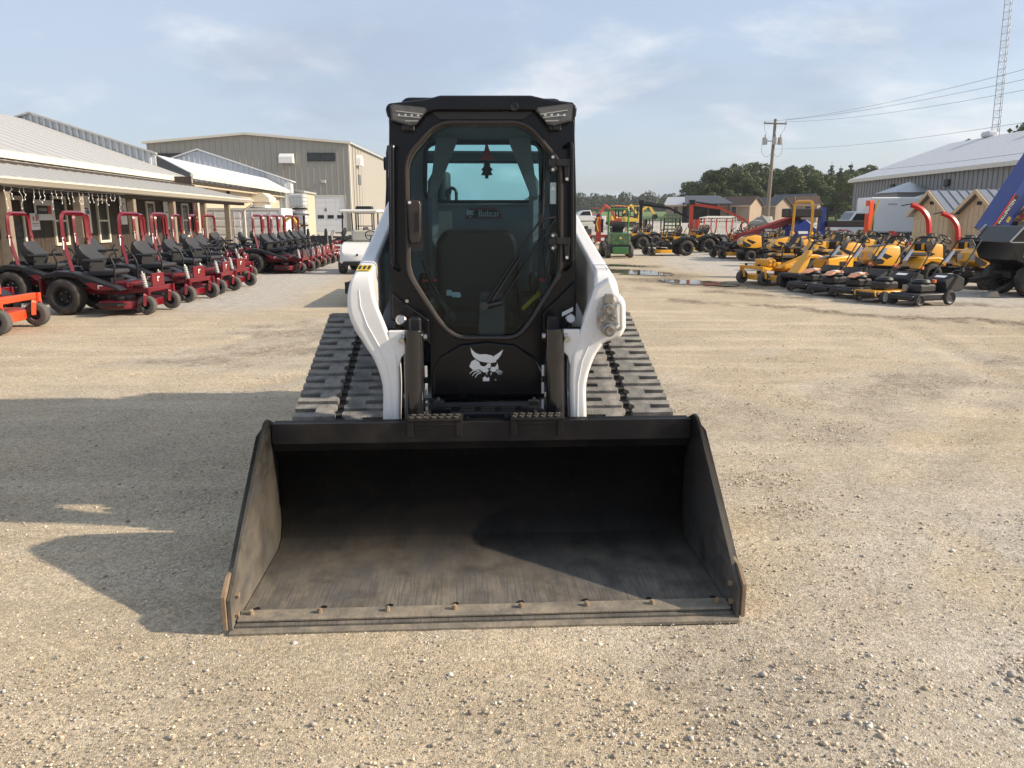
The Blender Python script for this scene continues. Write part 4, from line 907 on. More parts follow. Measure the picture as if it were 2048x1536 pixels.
for (x, y, a, l) in ((6.95, 34.4, 186, 'black framed zero-turn mower with yellow deck, beside the green mower'), (8.7, 37.6, 184, 'black framed zero-turn mower farther back, before the red log crane'),
                     (9.35, 32.0, 186, 'black framed zero-turn mower with yellow deck next to the farthest lawn tractor'), (6.2, 41.5, 187, 'black framed zero-turn mower half hidden by the green mower'), (10.6, 35.2, 186, 'black framed zero-turn mower between the log crane and the stone pile'), (12.2, 36.6, 184, 'black framed zero-turn mower nearest the stone pile'), (11.3, 38.6, 188, 'black framed zero-turn mower behind two others near the stone pile'), (12.9, 33.2, 183, 'black framed zero-turn mower behind the farthest lawn tractor'), (7.4, 44.5, 190, 'black framed zero-turn mower under the black log crane'), (9.7, 40.6, 186, 'black framed zero-turn mower under the orange-red log crane boom'), (13.9, 36.4, 180, 'black framed zero-turn mower just below the heap of stone')):
    put(zt, zu, (x, y, 0), R(a), l, group=GY, scale=1.12)
def lawn_tractor():
    T = thing('lawn_tractor', (0, 0, 0), 0, 'x', 'lawn tractor')
    for s in (-1, 1):
        wheel(T, -.55, s*.40, .26, .24, 'black_frame', .008); wheel(T, .68, s*.36, .20, .17, 'black_frame')
        hd = [(.18, .52), (.22, .93), (.42, .965), (.80, .90), (.93, .80), (.95, .62), (.80, .50), (.45, .48)]
    rg = []
    for f, k in ((-.27, .86), (-.22, 1), (0, 1.035), (.22, 1), (.27, .86)): rg.append([(.5+(px-.5)*(1 if abs(f) < .25 else .97), f, .5+(pz-.5)*k) for px, pz in hd])
    h = B().loft(rg).build('hood', 'yellow_paint', T, ang=40)
    for s in (-1, 1):
        B().prism([(.62, .60), (.94, .74), (.955, .60), (.80, .52), (.66, .53)], 'y', s*.262, s*.279).build('hood_vent', 'black_plastic', h)
        B().prism([(.42, .70), (.78, .82), (.80, .76), (.56, .63)], 'y', s*.262, s*.276).build('hood_slash', 'black_plastic', h)
        B().prism([(.935, .62), (.955, .78), (.965, .70)], 'y', s*.10, s*.24).build('headlight', 'rim_grey', h)
    B().prism([(.22, .945), (.42, .985), (.80, .925), (.78, .90), (.42, .95)], 'y', -.14, .14).build('hood_stripe', 'black_plastic', h)
    B().prism([(.25, .975), (.40, .990), (.40, .993), (.25, .98)], 'y', -.09, .09).build('hood_badge', 'decal_white', h)
    B().bx(-.75, .92, -.20, .20, .26, .45, .02).build('frame', 'black_frame', T)
    B().bx(.90, 1.0, -.26, .26, .30, .42, .02).build('bumper', 'black_plastic', T)
    B().bx(.08, .215, -.24, .24, .50, .94, .03).build('dash', 'black_plastic', T)
    B().cyl((.12, 0, .92), (.0, 0, 1.06), .02, n=8).build('steering_column', 'black_frame', T)
    b = B(); ax = Vector((-.65, 0, .76)).normalized(); ex = Vector((ax.z, 0, -ax.x)); b.tube([Vector((0, 0, 1.06))+ex*.17*math.cos(a)+Vector((0, .17, 0))*math.sin(a) for a in [2*PI*i/20 for i in range(20)]], .014, 6, closed=True)
    for a in (0, 2.1, 4.2): b.beam(Vector((0, 0, 1.06)), Vector((0, 0, 1.06))+ex*.16*math.cos(a)+Vector((0, .16*math.sin(a), 0)), .025, .012)
    b.build('steering_wheel', 'black_plastic', T)
    B().prism([(-.90, .44), (-.92, .62), (-.70, .68), (-.30, .66), (-.22, .56), (-.12, .40), (-.25, .40), (-.32, .50), (-.5, .57), (-.75, .52)], 'y', -.48, .48).build('fender', 'yellow_paint', T, bev=.03)
    B().bx(-.20, .16, -.46, .46, .36, .395, .01).build('footrest', 'black_plastic', T)
    seat(T, -.38, .68, .46, 'seat_vinyl', 'yellow_paint', False, .46)
    d = B().prism([(-.22, -.32), (0, -.53), (.25, -.55), (.45, -.38), (.50, 0), (.45, .38), (.25, .55), (0, .53), (-.22, .32)], 'z', .11, .24).build('deck', 'black_plastic', T, bev=.02)
    B().bx(.20, .30, -.08, .08, .55, .56).build('battery_cover', 'black_plastic', T)
    B().bx(.55, .70, -.285, -.281, .50, .72).build('price_tag', 'paper', T)
    return T
lt = lawn_tractor(); lu = []
for i, (x, y, a) in enumerate(((9.6, 29.9, 190), (9.65, 26.6, 190), (9.5, 24.3, 191), (9.35, 22.4, 192), (9.25, 20.6, 192), (9.3, 18.7, 193))):
    put(lt, lu, (x, y, 0), R(a), 'yellow and black lawn tractor, %s in its row counted from the stone pile' % ORD[i], group=GY)
for x, y, a, l in ((11.0, 19.9, 188, 'yellow and black lawn tractor parked right behind the black dump trailer'), (11.2, 22.2, 186, 'yellow and black lawn tractor in the rear row before the red chipper'), (11.4, 24.4, 186, 'yellow and black lawn tractor in the rear row beside the orange log splitter'),
                   (11.6, 26.8, 188, 'yellow and black lawn tractor of the rear row, by the red conveyor'), (11.2, 17.9, 195, 'yellow and black lawn tractor wedged between trailer and front row'), (12.4, 29.4, 186, 'yellow and black lawn tractor in front of the blue firewood processor'), (10.7, 27.9, 190, 'yellow and black lawn tractor half hidden by the tall yellow roll bar')):
    put(lt, lu, (x, y, 0), R(a), l, group=GY)
def mini_rider():
    T = thing('rear_engine_rider', (7.05, 18.02, 0), R(202), 'small yellow rear-engine rider with steering wheel, behind the push mowers', 'riding mower', GY)
    for s in (-1, 1): wheel(T, .62, s*.33, .18, .15); wheel(T, -.50, s*.33, .22, .2, tread=.006)
    B().loft([[(.50, -.20, .34), (.50, .20, .34), (.72, .16, .34), (.72, -.16, .34)], [(.36, -.17, .60), (.36, .17, .60), (.50, .13, .60), (.50, -.13, .60)], [(.22, -.10, .86), (.22, .10, .86), (.30, .07, .86), (.30, -.07, .86)]]).build('front_cowl', 'yellow_paint', T, bev=.03)
    B().bx(.46, .80, -.30, .30, .24, .36, .03).build('bumper', 'black_plastic', T)
    B().cyl((.27, 0, .84), (.10, 0, 1.06), .025, n=8).build('steering_column', 'black_frame', T)
    ax = Vector((-.5, 0, .86)).normalized(); ex = Vector((ax.z, 0, -ax.x)); c = Vector((.09, 0, 1.07)); b = B()
    b.tube([c+ex*.17*math.cos(a)+Vector((0, .17*math.sin(a), 0)) for a in [2*PI*i/20 for i in range(20)]], .014, 6, closed=True)
    for a in (0, 2.1, 4.2): b.beam(c, c+ex*.16*math.cos(a)+Vector((0, .16*math.sin(a), 0)), .025, .012)
    b.build('steering_wheel', 'black_plastic', T)
    B().bx(-.10, .50, -.32, .32, .26, .31, .01).build('foot_platform', 'black_plastic', T)
    B().loft([[(-.12, -.26, .30), (-.12, .26, .30), (-.12, .22, .66), (-.12, -.22, .66)], [(-.50, -.28, .34), (-.50, .28, .34), (-.50, .26, .72), (-.50, -.26, .72)], [(-.92, -.22, .46), (-.92, .22, .46), (-.92, .20, .74), (-.92, -.20, .74)]]).build('rear_body', 'yellow_paint', T, bev=.04)
    for s in (-1, 1): B().bx(-.62, -.44, s*.262, s*.275, .50, .60, .004).build('body_vent', 'black_plastic', T)
    B().prism([(.0, -.42), (.1, -.48), (.38, -.46), (.46, -.2), (.46, .2), (.38, .46), (.1, .48), (.0, .42)], 'z', .11, .24).build('deck', 'black_plastic', T, bev=.02)
    seat(T, -.34, .74, .46, 'seat_vinyl', 'yellow_paint', False, .46)
mini_rider()
def push_mower(kind):
    deck = {'orange': 'black_plastic', 'yellow': 'yellow_paint', 'black': 'black_plastic'}[kind]
    T = thing('push_mower', (0, 0, 0), 0, 'x', 'push mower')
    rim = 'rim_white' if kind != 'black' else 'grey_plastic'
    for s in (-1, 1): wheel(T, .36, s*.25, .10, .07, rim, rr=.72); wheel(T, -.32, s*.26, .12, .07, rim, rr=.72)
    d = B().prism([(.44, -.18), (.44, .18), (.32, .24), (-.30, .25), (-.36, .16), (-.36, -.16), (-.30, -.25), (.32, -.24)], 'z', .08, .20).build('deck', deck, T, bev=.03)
    B().prism([(.50, -.22), (.50, .22), (.36, .24), (.36, -.24)], 'z', .09, .17).build('front_cover', 'black_plastic', d, bev=.02)
    if kind == 'yellow': B().tube([(.40, -.20, .12), (.53, -.20, .12), (.53, -.20, .20), (.53, .20, .20), (.53, .20, .12), (.40, .20, .12)], .012, 6, .03).build('front_bar', 'yellow_paint', d)
    e = B().bx(-.14, .24, -.15, .15, .201, .34, .03).build('engine', 'engine', T)
    B().lathe([(0, 0), (.14, 0), (.15, .03), (.12, .07), (0, .08)], (.05, 0, .341), n=18).build('engine_cowl', 'black_plastic', e)
    if kind == 'orange': B().prism([(-.10, .40), (-.06, .45), (.16, .43), (.28, .36), (.16, .385)], 'y', -.09, .09).build('engine_cover', 'peach', e, bev=.01); B().bx(-.02, .10, -.05, .05, .435, .450, .004).build('cover_label', 'decal_white', e)
    if kind == 'black': B().cyl((.22, -.10, .26), (.30, -.10, .26), .05, n=12).bx(.12, .25, -.20, -.15, .22, .32, .01).build('muffler', 'zinc', e); B().cyl((-.12, .10, .36), (-.12, .10, .41), .035, n=12).build('fuel_cap', 'amber', e)
    B().prism([(-.30, .18), (-.24, .38), (-.52, .50), (-.72, .42), (-.70, .22)], 'y', -.21, .21).build('grass_bag', 'bag_fabric', T, bev=.03)
    if kind != 'orange': B().add([(-.36, -.10, .436), (-.36, .10, .436), (-.43, .10, .466), (-.43, -.10, .466)], [(0, 1, 2, 3)]).build('bag_print', 'decal_white', T)
    b = B()
    for s in (-1, 1):
        b2 = B().tube([(-.28, s*.24, .16), (-.62, s*.23, .62), (-.98, s*.20, 1.02)], .013, 8, .1); b2.build('handle_tube', 'black_frame', T)
        B().lathe([(0, -.015), (.03, -.015), (.035, 0), (.03, .015), (0, .015)], (-.58, s*.245, .565), (0, 1, 0), 10).build('handle_knob', 'amber' if kind != 'black' else 'black_plastic', T)
    B().tube([(-.98, -.20, 1.02), (-1.04, -.16, 1.07), (-1.04, .16, 1.07), (-.98, .20, 1.02)], .014, 8, .05).build('handle_bar', 'black_frame', T)
    B().tube([(-.90, -.19, .94), (-.86, -.12, 1.08), (-.86, .12, 1.08), (-.90, .19, .94)], .008, 6, .05).build('bail_bar', 'black_frame', T)
    B().add([(-.70, -.26, .66), (-.86, -.26, .85), (-.86, -.14, .86), (-.70, -.14, .67)], [(0, 1, 2, 3)]).build('price_tag', 'paper', T)
    return T
mat('rim_white', (.62, .61, .58), .5, var=.08); mat('peach', (.75, .32, .16), .4, var=.08); mat('bag_fabric', (.012, .012, .014), .8, var=.2, bump=.2, bscale=300)
GM = 'push mowers in a row before the yellow riders'
pm = {k: push_mower(k) for k in ('orange', 'yellow', 'black')}; pu = {k: [] for k in pm}
PMW = [((1590, 581), (1618, 586), 'orange', 'black push mower with orange engine cover, next to the small yellow rider'), ((1631, 588), (1662, 592), 'orange', 'black push mower with orange engine cover, middle one of three alike'),
       ((1675, 594), (1713, 597), 'orange', 'black push mower with orange engine cover, beside the yellow-decked push mower'), ((1722, 601), (1767, 606), 'yellow', 'push mower with yellow deck, front bar and black bag'), ((1787, 608), (1842, 612), 'black', 'all black push mower with printed bag, beside the dump trailer')]
for (a, b_, k, l) in PMW:
    p, q = G(*a), G(*b_); c = (p+q)/2; hd = R(208 if k != 'black' else 203); f = Vector((math.cos(hd), math.sin(hd), 0))
    put(pm[k], pu[k], (c.x-f.x*.36, c.y-f.y*.36, 0), hd, l, group=GM, scale=1.12)
# ---------------------------------------------------------------- buildings
mat('roof_grey', (.42, .42, .405), .45, var=.05, scale=1.2); mat('roof_white', (.60, .61, .62), .4, var=.03)
mat('rib_white', (.50, .53, .56), .45, var=.04); mat('steel_tan', (.335, .318, .275), .5, var=.04); mat('wall_grey', (.26, .255, .245), .55, var=.04)
mat('trim_cream', (.68, .63, .52), .5, var=.04); mat('pane_dark', (.015, .018, .02), .08, var=.1); mat('door_white', (.72, .71, .69), .45, var=.03)
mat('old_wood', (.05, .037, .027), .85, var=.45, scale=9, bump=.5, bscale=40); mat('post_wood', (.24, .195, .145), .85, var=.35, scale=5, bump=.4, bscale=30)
mat('pine', (.72, .53, .31), .7, var=.16, scale=7, bump=.2, bscale=25); mat('grey_cedar', (.36, .285, .21), .8, var=.2, scale=4, bump=.3, bscale=20)
mat('metal_roof', (.25, .27, .30), .35, metal=.3, var=.06); mat('dark_roof', (.05, .055, .065), .45, var=.1); mat('galv', (.45, .48, .50), .4, metal=.6, var=.1)
mat('concrete', (.33, .31, .28), .9, var=.15, bump=.3)
def slab(name, q, th, m, par, nrm=None):
    """four-cornered sheet q (3D corners) with thickness th below it"""
    q = [Vector(p) for p in q]; n = (q[1]-q[0]).cross(q[3]-q[0]).normalized()
    if n.z < 0: n = -n
    return B().add(q+[p-n*th for p in q], [(0, 1, 2, 3), (7, 6, 5, 4)]+[(i, i+4, (i+1) % 4+4, (i+1) % 4) for i in range(4)]).build(name, m, par)
def ribbed(par, p, q, ztop, pitch, m, z0=0, n_out=None, name='panel', t=.03, rib=.05):
    """upright sheet-metal panels from p to q (plan points); each is a piece with one standing rib"""
    p = Vector(p); q = Vector(q); L = (q-p).length; d = (q-p)/L; nn = Vector((d.y, -d.x)); k = max(1, round(L/pitch)); w = L/k
    for i in range(k):
        b = B(); a, c = i*w, (i+1)*w
        def pt(s, o, z): v = p+d*s+nn*o; return (v.x, v.y, z)
        for s0, s1, o0, o1 in ((a, c-.002, 0, t), (a+.004, a+rib, t+.0005, t+.03+rib*.5)):
            zb0 = z0(s0) if callable(z0) else z0; zb1 = z0(s1) if callable(z0) else z0
            vs = [pt(s0, o0, zb0), pt(s1, o0, zb1), pt(s1, o1, zb1), pt(s0, o1, zb0), pt(s0, o0, ztop(s0)), pt(s1, o0, ztop(s1)), pt(s1, o1, ztop(s1)), pt(s0, o1, ztop(s0))]
            b.add(vs, [(0, 3, 2, 1), (4, 5, 6, 7), (0, 1, 5, 4), (1, 2, 6, 5), (2, 3, 7, 6), (3, 0, 4, 7)])
        b.build(name, m, par)
def roof_panels(par, e0, e1, r0, r1, pitch, m, name='roof_panel', th=.03, rib=.05):
    """sloping sheet metal: eave line e0-e1, ridge line r0-r1, cut into panels with ribs"""
    e0, e1, r0, r1 = map(Vector, (e0, e1, r0, r1)); k = max(1, round((e1-e0).length/pitch)); n = (e1-e0).cross(r0-e0).normalized(); n = n if n.z > 0 else -n
    dd = (e1-e0).normalized()
    for i in range(k):
        a, c = i/k, (i+1)/k; A0, A1, R0, R1 = e0.lerp(e1, a), e0.lerp(e1, c), r0.lerp(r1, a), r0.lerp(r1, c); b = B()
        A1 = A1-dd*.003; R1 = R1-dd*.003
        b.add([A0, A1, R1, R0]+[v-n*th for v in (A0, A1, R1, R0)], [(0, 1, 2, 3), (7, 6, 5, 4)]+[(j, j+4, (j+1) % 4+4, (j+1) % 4) for j in range(4)])
        o = dd*.004; A2, R2 = A0+dd*rib, R0+dd*rib; b.add([A0+o+n*.0005, A2+n*.0005, R2+n*.0005, R0+o+n*.0005, A0+o*3+n*.022, A2-o*2+n*.022, R2-o*2+n*.022, R0+o*3+n*.022], [(4, 5, 6, 7), (0, 1, 5, 4), (1, 2, 6, 5), (2, 3, 7, 6), (3, 0, 4, 7)])
        b.build(name, m, par)
def wall_window(par, x, y0, y1, z0, z1, face=1, fr='trim_cream', mull=True, t=.09):
    """window in a wall of constant x, standing proud on the +x side"""
    w = B().bx(x, x+.02, y0+t, y1-t, z0+t, z1-t).build('window', 'pane_dark', par); f = B()
    for a in ((y0, y1, z0, z0+t), (y0, y1, z1-t, z1), (y0, y0+t, z0+t, z1-t), (y1-t, y1, z0+t, z1-t)): f.bx(x, x+.06, *a)
    if mull: f.bx(x+.021, x+.05, y0+t, y1-t, (z0+z1)/2-.03, (z0+z1)/2+.03)
    f.build('window_frame', fr, w); return w
def store():
    T = thing('store_building', (-10.68, 0, 0), R(4), 'long low store with pale metal porch roof, wood posts and board wall', 'building')
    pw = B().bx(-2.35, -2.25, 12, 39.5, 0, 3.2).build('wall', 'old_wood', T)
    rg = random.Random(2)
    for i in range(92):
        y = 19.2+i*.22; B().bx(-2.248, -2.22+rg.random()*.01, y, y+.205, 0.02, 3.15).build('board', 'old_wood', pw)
    B().bx(-4.3, -2.36, 39.38, 39.5, 0, 3.6).build('end_wall', 'old_wood', T)
    B().bx(-2.2, .2, 11, 40, .0, .06).build('porch_floor', 'concrete', T)
    for y in (15.2, 18.9, 22.6, 26.3, 30.0, 33.7, 37.2): B().bx(-.22, -.0, y-.11, y+.11, .061, 2.22, .008).build('post', 'post_wood', T)
    for y in (22.62, 26.32, 30.02, 33.72): pass
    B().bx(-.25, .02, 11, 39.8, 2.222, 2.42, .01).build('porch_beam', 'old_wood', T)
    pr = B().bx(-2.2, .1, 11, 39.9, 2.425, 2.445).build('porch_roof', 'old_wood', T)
    roof_panels(pr, (.30, 11, 2.53), (.30, 40, 2.53), (-3.5, 11, 3.40), (-3.5, 40, 3.40), .60, 'roof_grey')
    B().prism([(.12, 2.36), (.30, 2.36), (.36, 2.42), (.42, 2.47), (.42, 2.50), (.20, 2.50), (.12, 2.48)], 'y', 11, 40.1).build('gutter', 'trim_cream', T)
    B().bx(.02, .115, 11, 40.05, 2.34, 2.48).build('fascia', 'trim_cream', T)
    B().tube([(.34, 39.95, 2.36), (.34, 39.95, 2.25), (-.05, 39.95, 2.0), (-.05, 39.95, .2)], .045, 8, .12).build('downspout', 'trim_cream', T)
    for y0, y1 in ((25.3, 26.2), (28.4, 29.3), (32.9, 33.8), (37.1, 38.0)): wall_window(T, -2.205, y0, y1, .72, 2.28)
    d = B().bx(-2.205, -2.18, 22.6, 23.5, .06, 2.1).build('door', 'pane_dark', T); f = B()
    for a in ((22.5, 23.6, 2.1, 2.22), (22.5, 22.6, .06, 2.1), (23.5, 23.6, .06, 2.1)): f.bx(-2.205, -2.14, *a)
    f.build('door_frame', 'trim_cream', d)
    for y in (27.6, 34.9): B().bx(-2.2, -2.0, y, y+.16, 2.35, 2.55, .02).build('wall_lamp', 'black_plastic', T)
    # main roof over the store, stepping up to the taller section behind
    mr_ = B().bx(-11.2, -3.6, 8, 41.9, 3.25, 3.35).build('roof', 'tan_panel', T)
    roof_panels(mr_, (-3.25, 8, 3.66), (-3.25, 42, 3.66), (-11.2, 8, 6.52), (-11.2, 42, 6.52), 1.2, 'roof_grey')
    B().bx(-3.30, -3.16, 8, 42.05, 3.40, 3.62).build('upper_gutter', 'trim_cream', T)
    B().bx(-3.62, -3.52, 12, 41.9, 3.355, 3.52).build('upper_wall', 'rim_grey', T)
    # taller section: ribbed gable strip, white roof, tan wall
    gw = B().prism([(-15.5, 3.4), (-4.95, 3.4), (-4.95, 4.8), (-10.9, 6.72), (-15.5, 5.2)], 'y', 42.12, 42.2).build('gable_wall', 'rib_white', T)
    ribbed(gw, (-15.4, 42.09), (-4.95, 42.09), lambda s: 6.78-.323*abs(s-4.5), .32, 'rib_white', 3.6, rib=.12)
    B().beam((-4.85, 42.0, 4.88), (-10.9, 42.0, 6.84), .3, .08).beam((-15.4, 42.0, 5.38), (-10.9, 42.0, 6.84), .3, .08).build('gable_trim', 'roof_grey', T)
    wr = B().bx(-4.9, -3.55, 42.3, 66, 3.3, 3.38).build('white_roof', 'tan_panel', T)
    roof_panels(wr, (-3.2, 42.1, 3.92), (-3.2, 66.2, 3.92), (-5.0, 42.3, 4.84), (-5.0, 66.2, 4.84), 1.2, 'roof_white')
    slab('upper_roof', [(-5.02, 42.3, 4.80), (-5.02, 66, 4.80), (-11.3, 66, 4.75), (-11.3, 42.3, 4.75)], .05, 'roof_white', T)
    B().bx(-3.25, -3.12, 42.1, 66.2, 3.64, 3.88).build('eave_gutter', 'trim_cream', T)
    B().bx(-4.2, -4.0, 39.55, 66, 0, 3.64).build('side_wall', 'tan_panel', T)
    h = B(); h.prism([(-4.0, 3.5), (-3.2, 3.4), (-2.75, 3.05), (-2.75, 2.75), (-4.0, 2.75)], 'y', 57, 59.2); h.build('vent_hood', 'trim_cream', T)
    B().bx(-3.99, -3.1, 57.3, 58.9, 1.9, 2.74, .02).build('vent_duct', 'white_paint', T)
    for y in (46.5, 51, 62): B().bx(-3.99, -3.8, y, y+.18, 3.05, 3.3, .02).build('wall_lamp', 'black_plastic', T)
    return T
ST = store(); STM = Matrix.Translation((-10.68, 0, 0)) @ Matrix.Rotation(R(4), 4, 'Z')
def on_store(x, y, z): return STM @ Vector((x, y, z))
def sign(y, z, w, h, label, bits, x=-2.165, m='paper', name='wall_sign'):
    T = thing(name, on_store(x, y, z), R(4), label, 'sign')
    B().bx(0, .02, -w/2, w/2, -h/2, h/2).build('board', m, T)
    for i, (y0, y1, z0, z1, mm) in enumerate(bits): B().bx(.0203, .023, y0*w, y1*w, z0*h, z1*h).build('print', mm, T)
    return T
sign(24.75, 1.83, 1.1, .62, 'white wall sign with black and red striped panel by the store door', [(-.4, .2, -.2, .22, 'black_frame'), (.2, .4, -.2, .22, 'bright_red'), (-.3, .15, -.06, .1, 'paper')])
sign(24.15, 1.48, .5, .5, 'small white notice with red flag mark below the striped sign', [(-.25, -.1, .05, .3, 'bright_red'), (.1, .25, .05, .3, 'bright_red'), (-.35, .35, -.15, -.1, 'brown_stripe'), (-.35, .3, -.28, -.23, 'rim_grey')])
sign(27.5, 1.75, .7, 1.35, 'tall white wall sign with blue lettering strokes between two windows', [(-.35, .3, .10, .14, 'blue_paint'), (-.3, -.05, .0, .08, 'blue_paint'), (.05, .35, -.02, .08, 'blue_paint'), (-.3, .3, -.2, -.17, 'blue_paint')])
sign(30.6, 1.85, .55, 1.0, 'narrow white wall sign with grey ring mark beside a post', [(-.2, .2, .0, .04, 'red_paint'), (-.2, .2, .26, .30, 'red_paint'), (-.2, -.12, .04, .26, 'red_paint')])
sign(31.6, 1.9, .5, .9, 'narrow white wall sign with small orange square', [(-.2, .25, .02, .25, 'amber')])
sign(35.1, 1.7, .6, 1.2, 'white and blue wall sign near the last windows', [(-.4, .4, -.4, -.05, 'sticker_teal'), (-.2, .2, .1, .14, 'black_frame')])
k_ = sign(39.0, 1.75, .75, 1.6, 'dark red upright sign with white letter K at the wall end', [(-.35, .35, -.1, -.05, 'paper'), (-.35, .35, -.2, -.17, 'paper')], m='badge_red')
text('letter', 'K', .6, 'paper', k_, (.022, 0, .35), rows((0, 1, 0), (0, 0, 1)), .001)
ic = thing('icicle_lights', on_store(.06, 18.6, 2.34), R(4), 'white icicle light string hanging under the porch gutter', 'string lights')
rg = random.Random(9); B().tube([(0, 0, -.02), (.0, 3, -.04), (0, 6.8, -.02)], .006, 5).build('cord', 'paper', ic)
for i in range(22):
    y = .1+i*.3+rg.uniform(-.06, .06); L = rg.choice((.2, .34, .5, .28)); pts = [(0, y, -.03)]
    for k in range(1, 6): pts.append((rg.uniform(-.02, .02), y+rg.uniform(-.04, .05), -.03-L*k/5))
    s_ = B().tube(pts, .005, 4).build('strand', 'paper', ic)
    for k in (1, 3, 5): B().blob(pts[k], .016, k, .05, 1, (1, 1, 1.6)).build('bulb', 'decal_white', s_)
def gable3():
    T = thing('ribbed_building', (-10.68, 0, 0), R(4), 'white ribbed metal building with gable end, behind the white roof', 'building')
    w = B().prism([(-17.5, 0), (-3.2, 0), (-3.2, 4.6), (-10.4, 7.0), (-17.5, 4.6)], 'y', 66.45, 68).build('wall', 'rib_white', T)
    ribbed(w, (-17.5, 66.42), (-3.2, 66.42), lambda s: 4.62+(2.4*s/7.1 if s < 7.1 else 2.4*(14.3-s)/7.2), .42, 'rib_white', 0, rib=.12)
    B().beam((-3.1, 66.3, 4.68), (-10.4, 66.3, 7.12), .25, .1).beam((-17.6, 66.3, 4.68), (-10.4, 66.3, 7.12), .25, .1).build('gable_trim', 'roof_white', T)
    B().prism([(-3.0, 4.58), (-3.0, 4.66), (-10.4, 7.12), (-17.7, 4.66), (-17.7, 4.58), (-10.4, 7.03)], 'y', 66.4, 68.2).build('roof', 'roof_white', T)
    B().bx(-3.19, -3.1, 66.45, 66.6, 0, 4.55).build('corner_trim', 'roof_white', T)
    l = B().bx(-6, -2.7, 69.2, 75, 0, 3.9).build('lean_to', 'tan_panel', T); slab('lean_to_roof', [(-2.5, 69, 3.95), (-2.5, 75, 3.95), (-6, 75, 4.4), (-6, 69, 4.4)], .15, 'roof_grey', T)
    B().lathe([(0, 0), (.4, 0), (.4, .3), (.32, .6), (.17, .8), (0, .85)], (-2.98, 69.0, 2.3), (0, 0, 1), 14).build('dome_vent', 'roof_white', T)
gable3()
def big_barn():
    x0, x1, xm, y0, y1 = -45.5, -20.4, -33.1, 100, 150; ze, zm = 10.74, 11.8
    T = thing('steel_building', (0, 0, 0), 0, 'tall tan steel building with white bay door number four', 'building')
    w = B().prism([(x0, 0), (x1, 0), (x1, ze), (xm, zm), (x0, ze)], 'y', y0+.1, y1).build('wall', 'steel_tan', T)
    dx0, dx1, dz = -26.1, -21.15, 4.35
    def top(s):
        x = x0+s; return ze+(zm-ze)*(x-x0)/(xm-x0) if x < xm else ze+(zm-ze)*(x1-x)/(x1-xm)
    ribbed(w, (x0, y0+.06), (x1, y0+.06), top, .76, 'steel_tan', lambda s: dz+.1 if dx0-.1 < x0+s < dx1+.1 else 0, rib=.14)
    ribbed(w, (x1+.04, y0+.2), (x1-.75, y1), lambda s: ze, 1.9, 'steel_tan', rib=.12)
    B().bx(x1-.02, x1+.16, y0-.06, y0+.2, 0, ze).build('corner_trim', 'trim_cream', T)
    r = B().prism([(x0-.4, ze-.02), (x0-.4, ze+.16), (xm, zm+.2), (x1+.4, ze+.16), (x1+.4, ze-.02), (xm, zm+.03)], 'y', y0-.35, y1+.3).build('roof', 'roof_grey', T)
    B().beam((x0-.4, y0-.4, ze+.06), (xm, y0-.4, zm+.1), .1, .28).beam((xm, y0-.4, zm+.1), (x1+.4, y0-.4, ze+.06), .1, .28).build('rake_trim', 'trim_cream', r)
    d = B().bx(dx0, dx1, y0+.02, y0+.095, 0, dz).build('bay_door', 'door_white', T)
    for i in range(6):
        for j in range(4): B().bx(dx0+.05+j*1.235, dx0+1.21+j*1.235, y0-.01, y0+.018, .04+i*.72, .70+i*.72, .01).build('door_panel', 'door_white', d)
    for j in range(4): B().bx(dx0+.22+j*1.235, dx0+1.02+j*1.235, y0-.03, y0-.012, 1.60, 2.04).build('door_window', 'pane_dark', d)
    text('door_number', '4', .75, 'black_frame', d, ((dx0+dx1)/2, y0-.02, 2.65), rows((1, 0, 0), (0, 0, 1)), .004)
    for a in ((dx0-.15, dx0, 0, dz+.15), (dx1, dx1+.15, 0, dz+.15), (dx0, dx1, dz, dz+.15)): B().bx(a[0], a[1], y0-.06, y0+.06, a[2], a[3]).build('door_trim', 'trim_cream', d)
    for xa, xb, za, zb in ((-25.45, -22.2, 8.72, 9.5), (-44.9, -41.1, 8.7, 9.45)):
        wn_ = B().bx(xa, xb, y0-.15, y0-.13, za, zb).build('window', 'pane_dark', T); f = B()
        for a in ((xa-.1, xb+.1, za-.1, za), (xa-.1, xb+.1, zb, zb+.1), (xa-.1, xa, za, zb), (xb, xb+.1, za, zb), ((xa+xb)/2-.05, (xa+xb)/2+.05, za, zb)): f.bx(a[0], a[1], y0-.19, y0-.06, a[2], a[3])
        f.build('window_frame', 'black_frame', wn_)
    B().prism([(y0-.02, 9.55), (y0-.5, 9.5), (y0-.95, 9.1), (y0-1.0, 8.35), (y0-.02, 8.35)], 'x', -28.9, -27.2).build('exhaust_hood', 'white_paint', T)
    B().bx(-24.0, -23.4, y0-.3, y0-.02, 5.95, 6.35, .04).build('wall_lamp', 'rim_grey', T)
    for i in range(5):
        yy = 105.5+i*8; xx = x1+.10-.0158*(yy-100); B().bx(xx, xx+.04, yy, yy+1.6, 6.0, 7.3).build('window', 'pane_dark', T)
    B().prism([(104, 8.4), (104.2, 9.3), (105, 9.8), (105.9, 9.3), (106.1, 8.4)], 'x', x1+.02, x1+.7).build('arched_hood', 'white_paint', T)
big_barn()
